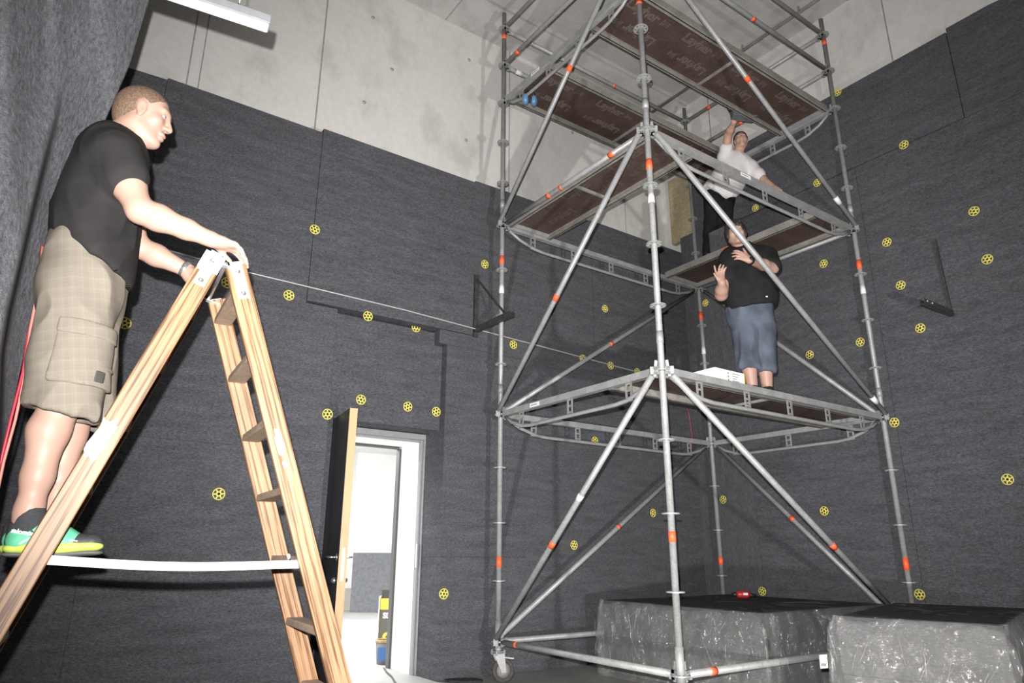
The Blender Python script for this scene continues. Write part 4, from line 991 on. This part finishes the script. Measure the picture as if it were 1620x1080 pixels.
hand(B1, wrR, unit(lf(372, 392)-wrR), unit(ZU-LA*.1), LWD, curl=(.55, .75, .45), k=1.03, fr=.0092, thumb=unit(LA*.6+LWD*.45-ZU*.55))
elL = J(215, 388, .22); gL = rails[1][0]+rails[1][2]*.0; wrL = J(297, 428, .235)
limb(B1, [shL, elL], [.058, .046], .03); limb(B1, [elL, elL+(wrL-elL)*.4, wrL], [.046, .044, .027], .02)
hand(B1, wrL, unit(gL-wrL+ZU*.01), unit(ZU*.7-LWD*-.4), unit(-LWD+ZU*.4), curl=(.5, .7, .5), k=1.0, fr=.009)
hipR, hipL = J(128, 455, -.085), J(136, 455, .085)
knR, knL = J(98, 635, -.09), J(122, 645, .09); anR, anL = J(46, 806, -.09), J(84, 806, .085)
for (h_, k_, a_) in ((hipR, knR, anR), (hipL, knL, anL)):
    d_ = a_-k_; limb(B1, [h_, h_+(k_-h_)*.5, k_, k_+d_*.28-MF*.012, k_+d_*.7-MF*.004, a_, a_-ZU*.04], [.092, .080, .058, .059, .044, .037, .04], .03)
m1 = thing('person', 'man in black polo shirt and checked khaki shorts standing on the wooden step ladder', 'person', anR*V(1, 1, 0)+ZU*feet_z)
body1 = mk('body', B1.mesh('body', RES1), SKIN, m1)
face_parts(body1, HP, hc, hf, hl, hu, 1.0, HAIRL, .0022)
Hh = SDF(); AX = np.array([hf, hl, hu]); Hh.ell(HP(-.016, 0, .032), V(.100, .0795, .0905), AX); Hh.ell(HP(-.045, 0, -.01), V(.066, .069, .075), AX, .02)
Hh.plane(HP(.070, 0, .078), unit(-hf*.80+hu*.60)); Hh.ell(HP(.010, -.09, -.004), V(.026, .03, .042), AX, .006, 's'); Hh.ell(HP(.010, .09, -.004), V(.026, .03, .042), AX, .006, 's')
mk('hair', Hh.mesh('hair', .0045, smooth=1), HAIRL, body1, label='short cropped light brown hair')
# polo shirt
SH = SDF(); SH.cone(J(171, 262), J(158, 330), .175, .175, .04, MF, .60).cone(J(158, 330), J(148, 425), .175, .178, .05, MF, .72)
SH.cone(J(134, 285), J(118, 372), .055, .06, .08)
SH.cone(J(185, 250, -.10), J(190, 255, .10), .088, .088, .05); SH.cone(J(180, 228, 0), J(190, 246, 0), .074, .085, .03, MF, .9)
for s, e_, sc in ((shR, elR, .70), (shL, elL, .62)): SH.cone(s-(e_-s)*.06, s+(e_-s)*.36, .078, .072, .05)
slv = elR-shR; SHm = SH
cutp = shR+slv*.50
SH.plane(J(110, 392), unit(np.cross(ML, J(205, 458)-J(84, 382))*(1 if np.cross(ML, J(205, 458)-J(84, 382))[2] > 0 else -1)))
SH.plane(J(205, 222), unit(-(hf*.25+ZU)))
shirt = mk('polo_shirt', SH.mesh('polo_shirt', .005, fold=folds(.022, 8, (1, 1, .5), 3, .008, 5)), POLO, m1, label='black polo shirt')
# collar
CO = SDF(); ctr = J(193, 222, 0); CO.cone(ctr-ZU*.012-hf*.012, ctr+ZU*.022+hf*.008, .083, .076, .01); CO.cone(ctr-ZU*.08, ctr+ZU*.10, .070, .066, .004, op='s')
CO.plane(ctr+ZU*.030, unit(-ZU-hf*.35)); CO.plane(ctr-ZU*.03, ZU)
mk('collar', CO.mesh('collar', .004, smooth=1), POLO, shirt)
# shorts
def plaid():
    m = bpy.data.materials.new('khaki_plaid'); m.use_nodes = True; nt = m.node_tree; b = nt.nodes['Principled BSDF']; b.inputs['Roughness'].default_value = .9; b.inputs['Specular IOR Level'].default_value = .15
    tc = nt.nodes.new('ShaderNodeTexCoord'); cur = None
    for dirv, sc in ((MF*.98+ZU*.2, 34.), (ZU*.98-MF*.2, 27.)):
        dt = nt.nodes.new('ShaderNodeVectorMath'); dt.operation = 'DOT_PRODUCT'; dt.inputs[1].default_value = dirv; nt.links.new(tc.outputs['Object'], dt.inputs[0])
        mu = nt.nodes.new('ShaderNodeMath'); mu.operation = 'MULTIPLY'; mu.inputs[1].default_value = sc; nt.links.new(dt.outputs['Value'], mu.inputs[0])
        fr_ = nt.nodes.new('ShaderNodeMath'); fr_.operation = 'FRACT'; nt.links.new(mu.outputs[0], fr_.inputs[0])
        r = nt.nodes.new('ShaderNodeValToRGB'); r.color_ramp.interpolation = 'LINEAR'; el = r.color_ramp.elements
        el[0].position = 0; el[0].color = (.91, .91, .91, 1); el[1].position = .1; el[1].color = (1, 1, 1, 1)
        for p, c in ((.45, 1.), (.5, 1.06), (.58, 1.06), (.63, .98), (.95, .98)): x = el.new(p); x.color = (c, c, c, 1)
        nt.links.new(fr_.outputs[0], r.inputs[0])
        if cur is None: cur = r.outputs[0]
        else:
            v = nt.nodes.new('ShaderNodeVectorMath'); v.operation = 'MULTIPLY'; nt.links.new(cur, v.inputs[0]); nt.links.new(r.outputs[0], v.inputs[1]); cur = v.outputs[0]
    v = nt.nodes.new('ShaderNodeVectorMath'); v.operation = 'MULTIPLY'; v.inputs[1].default_value = (.19, .168, .136); nt.links.new(cur, v.inputs[0]); nt.links.new(v.outputs[0], b.inputs['Base Color'])
    n = nt.nodes.new('ShaderNodeTexNoise'); n.inputs['Scale'].default_value = 600; bp = nt.nodes.new('ShaderNodeBump'); bp.inputs['Strength'].default_value = .15; bp.inputs['Distance'].default_value = .01
    nt.links.new(tc.outputs['Object'], n.inputs['Vector']); nt.links.new(n.outputs['Fac'], bp.inputs['Height']); nt.links.new(bp.outputs[0], b.inputs['Normal']); return m
KHAKI = plaid()
def shorts_prims(S, inf=0.):
    S.cone(J(140, 405), J(131, 460), .165+inf, .165+inf, .06, MF, .78)
    S.cone(J(126, 455, -.075), J(100, 650, -.095), .112+inf, .118+inf, .05, ML, .92); S.cone(J(132, 455, .075), J(124, 668, .09), .115+inf, .108+inf, .05, ML, .92)
    return S
ST = shorts_prims(SDF()); ST.cone(J(102, 640, -.095), J(88, 730, -.098), .090, .095, .005, op='s'); ST.cone(J(124, 655, .09), J(118, 740, .09), .080, .085, .005, op='s')
hv = J(150, 667, -.2)-J(38, 640, -.2); ST.plane(J(95, 654, -.1), unit(np.cross(ML, hv))*(1 if np.cross(ML, hv)[2] > 0 else -1))
shorts = mk('shorts', ST.mesh('shorts', .005, fold=folds(.018, 9, (1, 1, .6), 11, .008, 6)), KHAKI, m1, label='checked khaki cargo shorts')
pc = J(131, 556, -.19); pax = (unit(J(172, 560, -.19)-J(92, 552, -.19)), ML, None); pz_ = np.cross(pax[0], ML); pz_ = pz_ if pz_[2] > 0 else -pz_
PK = shorts_prims(SDF(), .012); PK.box(pc, V(.083, .12, .108), (pax[0], ML, pz_), .006, .002, 'i')
pk = mk('cargo_pocket', PK.mesh('cargo_pocket', .005, fold=folds(.006, 12, (1, 1, .7), 21)), KHAKI, shorts)
PK = shorts_prims(SDF(), .018); PK.box(pc+pz_*.085, V(.088, .12, .026), (pax[0], ML, pz_), .006, .002, 'i'); mk('pocket_flap', PK.mesh('pocket_flap', .005, fold=folds(.005, 12, (1, 1, .7), 21)), KHAKI, shorts)
PK = shorts_prims(SDF(), .017); PK.box(pc+pax[0]*.055-pz_*.072, V(.011, .12, .020), (pax[0], ML, pz_), .002, .002, 'i'); mk('pocket_patch', PK.mesh('pocket_patch', .004, smooth=1), mat('dark_patch', (.05, .045, .04), .8), shorts, label='small dark patch on the pocket')
PK = shorts_prims(SDF(), .015); PK.box(pc-pz_*.035, V(.083, .12, .007), (pax[0], ML, pz_), .002, .002, 'i'); mk('pocket_seam', PK.mesh('pocket_seam', .0045, smooth=1), KHAKI, shorts)
# watch
wv_ = unit(wrL-elL); wp = wrL-wv_*.012
MB().lathe(wp, wv_, [(.029, -.011), (.034, -.011), (.034, .011), (.029, .011)], 22).build('wrist_watch', mat('watch_steel', (.5, .5, .5), .25, metal=.8, var=.3, scale=90), m1, label='steel wrist watch')
# shoes and socks
SHG = mat('shoe_green', (.10, .42, .25), .6, var=.1, scale=40); SHB = mat('shoe_charcoal', (.035, .036, .038), .6, var=.2, scale=60); SOLE = mat('shoe_sole_lime', (.52, .66, .10), .55); TREAD = mat('shoe_tread', (.10, .10, .10), .8)
SOCK = mat('dark_sock', (.035, .036, .04), .95, var=.2, scale=120); SHW = mat('shoe_white', (.8, .8, .8), .5)
def trainer(parent, heel, toe, side, L, near):
    """heel/toe: ground points under the shoe; side: outward direction"""
    f = unit((toe-heel)*V(1, 1, 0)); l = np.cross(ZU, f); A = np.array([f, l, ZU]); P = lambda x, y, z: heel+f*x*L+l*y+ZU*z
    S = SDF(); S.cone(P(.15, 0, .022), P(.5, 0, .024), .040, .041, .03, ZU, .45).cone(P(.5, 0, .024), P(.86, -.004, .03), .046, .040, .03, ZU, .42); S.plane(P(0, 0, 0.004), ZU)
    so = mk('shoe_sole', S.mesh('shoe_sole', .004, smooth=1), SOLE, parent, label='lime green midsole')
    T = SDF(); T.cone(P(.14, 0, .004), P(.5, 0, .003), .038, .040, .01, ZU, .25).cone(P(.5, 0, .003), P(.87, 0, .010), .045, .038, .01, ZU, .25); mk('tread', T.mesh('tread', .004, smooth=1), TREAD, so)
    U = SDF(); U.cone(P(.16, 0, .045), P(.15, 0, .085), .036, .033, .02).cone(P(.20, 0, .05), P(.55, 0, .045), .038, .039, .03).cone(P(.30, 0, .075), P(.56, 0, .055), .034, .032, .03).cone(P(.55, 0, .042), P(.86, 0, .040), .040, .032, .03, ZU, .75)
    U.cone(P(.17, 0, .09), P(.25, 0, .14), .028, .030, .006, op='s')
    up = mk('shoe_upper', U.mesh('shoe_upper', .004, smooth=1), SHG, parent, label='green mesh upper')
    Tc = SDF(); Tc.cone(P(.60, 0, .040), P(.865, 0, .041), .041, .035, .02, ZU, .78); Tc.plane(P(.66, 0, .03), unit(f+ZU*.6)); mk('toe_cap', Tc.mesh('toe_cap', .004, smooth=1), SHB, up)
    Hc = SDF(); Hc.cone(P(.155, 0, .045), P(.145, 0, .085), .039, .036, .02); Hc.plane(P(.13, 0, .06), -f); mk('heel_counter', Hc.mesh('heel_counter', .004, smooth=1), SHB, up)
    sd_ = side
    for (x0, z0, x1, z1, m, r) in ((.17, .04, .48, .085, SHB, .003), (.22, .095, .44, .035, SHB, .003), (.20, .035, .30, .055, SHW, .004), (.36, .07, .55, .085, SHW, .0035), (.47, .04, .62, .075, SHB, .003), (.62, .05, .76, .045, SHW, .002)):
        pts = [P(x0+(x1-x0)*t, sd_*(.0405-.004*abs(t-.5)-.02*max(0, z0+(z1-z0)*t-.075)*8*.3), z0+(z1-z0)*t) for t in np.linspace(0, 1, 6)]
        MB().tube(pts, r, 6).build('stripe', m, up)
    if near:
        tm = text_mesh('salomon', .019, .0006, True); tm.materials.append(SHW)
        ux = unit(f+ZU*-.16); mk('lettering', tm, None, up, mtx=axes_mtx(P(.22, sd_*.0435, .070), ux, np.cross(l*sd_, ux), l*sd_))
    return up
for (an, sgn, near, hx, tx, py, off) in ((anR, -1, True, 2, 160, 868, -.09), (anL, 1, False, 40, 158, 876, .085)):
    a = J(hx, py, off); a[2] = feet_z; b = J(tx, py, off); b[2] = feet_z
    if not near: a = b-unit(b-a)*.31
    trainer(m1, a, b, -1, np.linalg.norm(b-a)*1.02, near)
    S = SDF(); S.cone(an+ZU*.015, an-ZU*.055+MF*.01, .043, .046, .01); S.plane(an+ZU*.012, unit(-ZU-MF*.1)); mk('sock', S.mesh('sock', .0045, smooth=1), SOCK, m1, label='dark ankle sock')

# ------------------------------------------------------------------ man in white T-shirt, middle level
D2 = 7.30; F2 = -HD*.93-RT*.36; F2 = unit(F2); L2_ = np.cross(ZU, F2)
def Q(x, y, dd=0.): return atd(x, y, D2+dd)
hp2 = Q(1172, 223, -.08); f2 = unit(F2+ZU*.12+RT*.15); l2 = unit(np.cross(ZU, f2)); u2 = np.cross(f2, l2)
B2 = SDF(); P2 = head_prims(B2, hp2, f2, l2, u2, .98, 1., neck=Q(1164, 250, -.02), nr=.06)
ch, wa, pe2 = Q(1160, 268), Q(1143, 300, .03), Q(1137, 318, .05)
B2.cone(ch, wa, .17, .15, .05, HD, .62).cone(wa, pe2, .15, .155, .05, HD, .66)
sR, sL = Q(1147, 250, .0), Q(1188, 266, -.02); B2.cone(sR, sL, .06, .06, .05)
eR, wR = Q(1152, 213, -.20), Q(1161, 193, -.42); limb(B2, [sR, eR], [.056, .045]); limb(B2, [eR, eR+(wR-eR)*.4, wR], [.045, .043, .028])
hand(B2, wR, unit(ZU*.9-HD*.3), -HD, RT, k=1.05, fr=.010, curl=(.4, .5, .4))
eL, wL = Q(1208, 284, -.10), Q(1226, 297, -.25); limb(B2, [sL, eL], [.054, .044]); limb(B2, [eL, wL], [.044, .028])
hand(B2, wL, unit(wL-eL), ZU, -RT, k=1.05, fr=.010)
ft2z = Z4+.058; legs2 = []
for (hx, kx, ax_, s) in ((1128, 1124, 1121, -.03), (1146, 1146, 1142, .03)):
    h_, k_ = Q(hx, 320, .07), Q(kx, 368, .16); a_ = Q(ax_, 404, .22); a_[2] = ft2z+.09
    limb(B2, [h_, h_+(k_-h_)*.5, k_, a_], [.088, .075, .055, .04], .03); legs2.append((h_, k_, a_))
fdir = V(F2[0], F2[1], 0)
for (_, _, a_) in legs2: B2.cone(a_-ZU*.04, a_-ZU*.05+fdir*.13, .04, .03, .02)
m2 = thing('person', 'man in white T-shirt reaching up with a grey tool on the middle scaffold level', 'person', V(legs2[0][2][0], legs2[0][2][1], ft2z))
body2 = mk('body', B2.mesh('body', .0075), SKIN2, m2); face_parts(body2, P2, hp2, f2, l2, u2, .98, HAIRD)
H2 = SDF(); A2 = np.array([f2, l2, u2]); H2.ell(P2(-.018, 0, .036), V(.104, .083, .094), A2); H2.ell(P2(-.05, 0, -.01), V(.066, .07, .075), A2); H2.plane(P2(.074, 0, .082), unit(-f2*.76+u2*.65))
mk('hair', H2.mesh('hair', .006, smooth=1, fold=folds(.008, 30, seed=2)), HAIRD, body2, label='short dark hair')
S2 = SDF(); S2.cone(Q(1164, 262), Q(1150, 288), .195, .185, .05, HD, .66).cone(Q(1150, 288), Q(1135, 306, .03), .185, .185, .05, HD, .72); S2.cone(sR, sL, .078, .078, .05); S2.cone(Q(1164, 252), Q(1163, 262), .075, .09, .03)
S2.cone(sR, sR+(eR-sR)*.42, .078, .072, .04); S2.cone(sL, sL+(eL-sL)*.62, .078, .074, .04)
hv2 = Q(1152, 322)-Q(1113, 291); nn2 = np.cross(HD, hv2); nn2 = nn2 if nn2[2] > 0 else -nn2; S2.plane(Q(1132, 308), nn2)
mk('t_shirt', S2.mesh('t_shirt', .0075, fold=folds(.020, 7, (1, 1, .6), 5)), TSHW, m2, label='white T-shirt')
T2 = SDF(); T2.cone(wa, pe2, .165, .17, .05, HD, .72)
for (h_, k_, a_) in legs2: limb(T2, [h_, k_, a_], [.105, .080, .07], .04)
mk('trousers', T2.mesh('trousers', .009, fold=folds(.015, 8, seed=8)), TROU, m2, label='black trousers')
for (_, _, a_) in legs2:
    S = SDF(); S.cone(a_-ZU*.02, a_-ZU*.045, .05, .05, .02).cone(a_-ZU*.045-fdir*.03, a_-ZU*.052+fdir*.15, .048, .042, .03, ZU, .8); S.plane(V(0, 0, ft2z), ZU); mk('shoe', S.mesh('shoe', .008, smooth=1), BLACK, m2)
# tool in his raised hand
tc0 = wR+ZU*.035+RT*.05-HD*.10; TG = mat('grey_tool_plastic', (.10, .11, .125), .5, var=.15, scale=20)
tool = thing('hand_float', 'dark grey tapered hand tool pressed against the top deck by the man in white', 'tool', tc0)
xa = unit(RT*.97-ZU*.18); ya = HD; za = np.cross(xa, ya)
za = za if za[2] > 0 else -za
MB().prism([tc0-xa*.13-ya*.05+za*.09, tc0+xa*.0-ya*.05+za*.065, tc0+xa*.20-ya*.05-za*.0, tc0+xa*.15-ya*.05-za*.045, tc0-xa*.09-ya*.05-za*.055], ya*.11).build('blade', TG, tool, bevel=.006)
MB().tube([tc0-xa*.12+za*.02, tc0-xa*.16+za*.085], .02, 10).build('knob', BLACK, tool)

# ------------------------------------------------------------------ man in black T-shirt and denim shorts, lowest deck
D3 = 5.92; F3 = unit(-HD*.96-RT*.28)
def W3(x, y, dd=0.): return atd(x, y, D3+dd)
ft3 = Z2+.058
hp3 = W3(1164, 370, -.06); f3 = unit(-HD*.9-RT*.22+ZU*.02); l3 = unit(np.cross(ZU+RT*-.12, f3)); u3 = np.cross(f3, l3)
B3 = SDF(); P3_ = head_prims(B3, hp3, f3, l3, u3, 1.0, 1.08, neck=W3(1176, 396, .02), nr=.066)
ch, be, pe3 = W3(1184, 420, .02), W3(1187, 458, -.02), W3(1187, 488, .02)
B3.cone(ch, be, .195, .205, .05, HD, .68).cone(be, pe3, .205, .19, .05, HD, .72)
sR, sL = W3(1155, 408, .03), W3(1212, 406, .03); B3.cone(sR, sL, .07, .07, .05)
eR, wR3 = W3(1143, 462, -.12), W3(1143, 452, -.34); eR = W3(1141, 466, -.08); wR3 = W3(1142, 447, -.22)
limb(B3, [sR, eR], [.065, .056]); limb(B3, [eR, eR+(wR3-eR)*.4, wR3], [.056, .055, .034])
hand(B3, wR3, unit(ZU*.95-RT*.12-HD*.1), unit(RT*-.35+HD*.9), unit(-RT*.9-ZU*.1), curl=(.35, .55, .4), index=(.05, .1, .1), k=1.05, fr=.0105, spread=.25)
eL, wL3 = W3(1222, 424, -.10), W3(1186, 411, -.30)
limb(B3, [sL, eL], [.066, .055]); limb(B3, [eL, eL+(wL3-eL)*.4, wL3], [.055, .055, .034])
hand(B3, wL3, unit(W3(1168, 402, -.32)-wL3), unit(-HD+ZU*.2), unit(ZU+RT*.2), curl=(.3, .5, .4), k=1.05, fr=.0105, spread=.2, thumb=unit(ZU*.8-RT*.35-HD*.2))
legs3 = []
for (hx, kx, ax_, s, hy) in ((1176, 1181, 1190, -.06, .0), (1203, 1208, 1213, -.02, .0)):
    h_, k_ = W3(hx, 500, .02), W3(kx, 560, .0+s); a_ = W3(ax_, 606, .02+s); a_[2] = ft3+.085
    limb(B3, [h_, h_+(k_-h_)*.5, k_, k_+(a_-k_)*.35, a_], [.092, .080, .062, .066, .046], .03); legs3.append((h_, k_, a_))
fd3 = unit(V(F3[0], F3[1], 0))
for (_, _, a_) in legs3: B3.cone(a_-ZU*.04, a_-ZU*.05+fd3*.13, .04, .03, .02)
m3 = thing('person', 'man in black T-shirt and denim shorts gesturing on the lowest scaffold deck', 'person', V(legs3[1][2][0], legs3[1][2][1], ft3))
body3 = mk('body', B3.mesh('body', .007), SKIN, m3); face_parts(body3, P3_, hp3, f3, l3, u3, 1.0, HAIRD)
H3 = SDF(); A3 = np.array([f3, l3, u3]); H3.ell(P3_(-.016, 0, .040), V(.112, .094, .102), A3); H3.ell(P3_(-.045, 0, -.02), V(.08, .088, .085), A3); H3.plane(P3_(.090, 0, .058), unit(-f3*.78+u3*.62))
for s in (-1, 1): H3.ell(P3_(.005, .080*s, -.005), V(.03, .016, .045), A3, .02)
for t in np.linspace(-1, 1, 6): H3.cone(P3_(.070, .05*t, .095), P3_(.093-.02*abs(t), .058*t-.01, .050+.012*math.sin(5*t)), .018, .009, .012)
mk('hair', H3.mesh('hair', .006, smooth=1, fold=folds(.016, 28, (1, 1, .5), 4)), HAIRD, body3, label='tousled dark brown hair')
S3 = SDF(); S3.cone(W3(1184, 420, .02), be, .215, .228, .06, HD, .72).cone(be, W3(1188, 482, .01), .228, .222, .05, HD, .78); S3.cone(sR, sL, .088, .088, .05); S3.cone(W3(1178, 396, .02), W3(1180, 408, .02), .08, .10, .03)
S3.cone(sR, sR+(eR-sR)*.55, .086, .080, .04); S3.cone(sL, sL+(eL-sL)*.80, .088, .084, .04)
hv3 = W3(1222, 483)-W3(1150, 492); nn3 = np.cross(HD, hv3); nn3 = nn3 if nn3[2] > 0 else -nn3; S3.plane(W3(1187, 488), nn3)
ts = mk('t_shirt', S3.mesh('t_shirt', .0075, fold=folds(.022, 6, (1, 1, .6), 15)), TSHB, m3, label='black T-shirt')
MB().obox(W3(1213, 469, -.19), (RT, HD, ZU), (.008, .002, .005)).build('logo_tag', SHW, ts)
T3 = SDF(); T3.cone(W3(1187, 478, .02), W3(1187, 498, .02), .205, .20, .05, HD, .76)
for i, (h_, k_, a_) in enumerate(legs3): T3.cone(h_, k_+(a_-k_)*.42, .112, .098, .022); T3.cone(k_+(a_-k_)*.45, k_+(a_-k_)*.95, .078, .086, .005, op='s')
T3.plane(legs3[1][1]+(legs3[1][2]-legs3[1][1])*.55, unit(ZU+RT*.10))
mk('shorts', T3.mesh('shorts', .0075, fold=folds(.034, 9, (1, 1, .5), 31, .012, 6)), DENIM, m3, label='faded blue denim shorts')
MB().lathe(wL3-unit(wL3-eL)*.008, unit(wL3-eL), [(.034, -.013), (.042, -.013), (.042, .013), (.034, .013)], 18).sphere(wL3-unit(wL3-eL)*.008-HD*.04, V(.02, .008, .02), axes=(RT, HD, ZU)).build('wrist_watch', BLACK, m3, label='black wrist watch')
for (_, _, a_) in legs3:
    S = SDF(); S.cone(a_-ZU*.015, a_-ZU*.04, .052, .052, .02).cone(a_-ZU*.045-fd3*.03, a_-ZU*.052+fd3*.16, .048, .044, .03, ZU, .8); S.plane(V(0, 0, ft3), ZU); mk('shoe', S.mesh('shoe', .007, smooth=1), mat('black_shoe_leather', (.015, .015, .016), .35), m3)
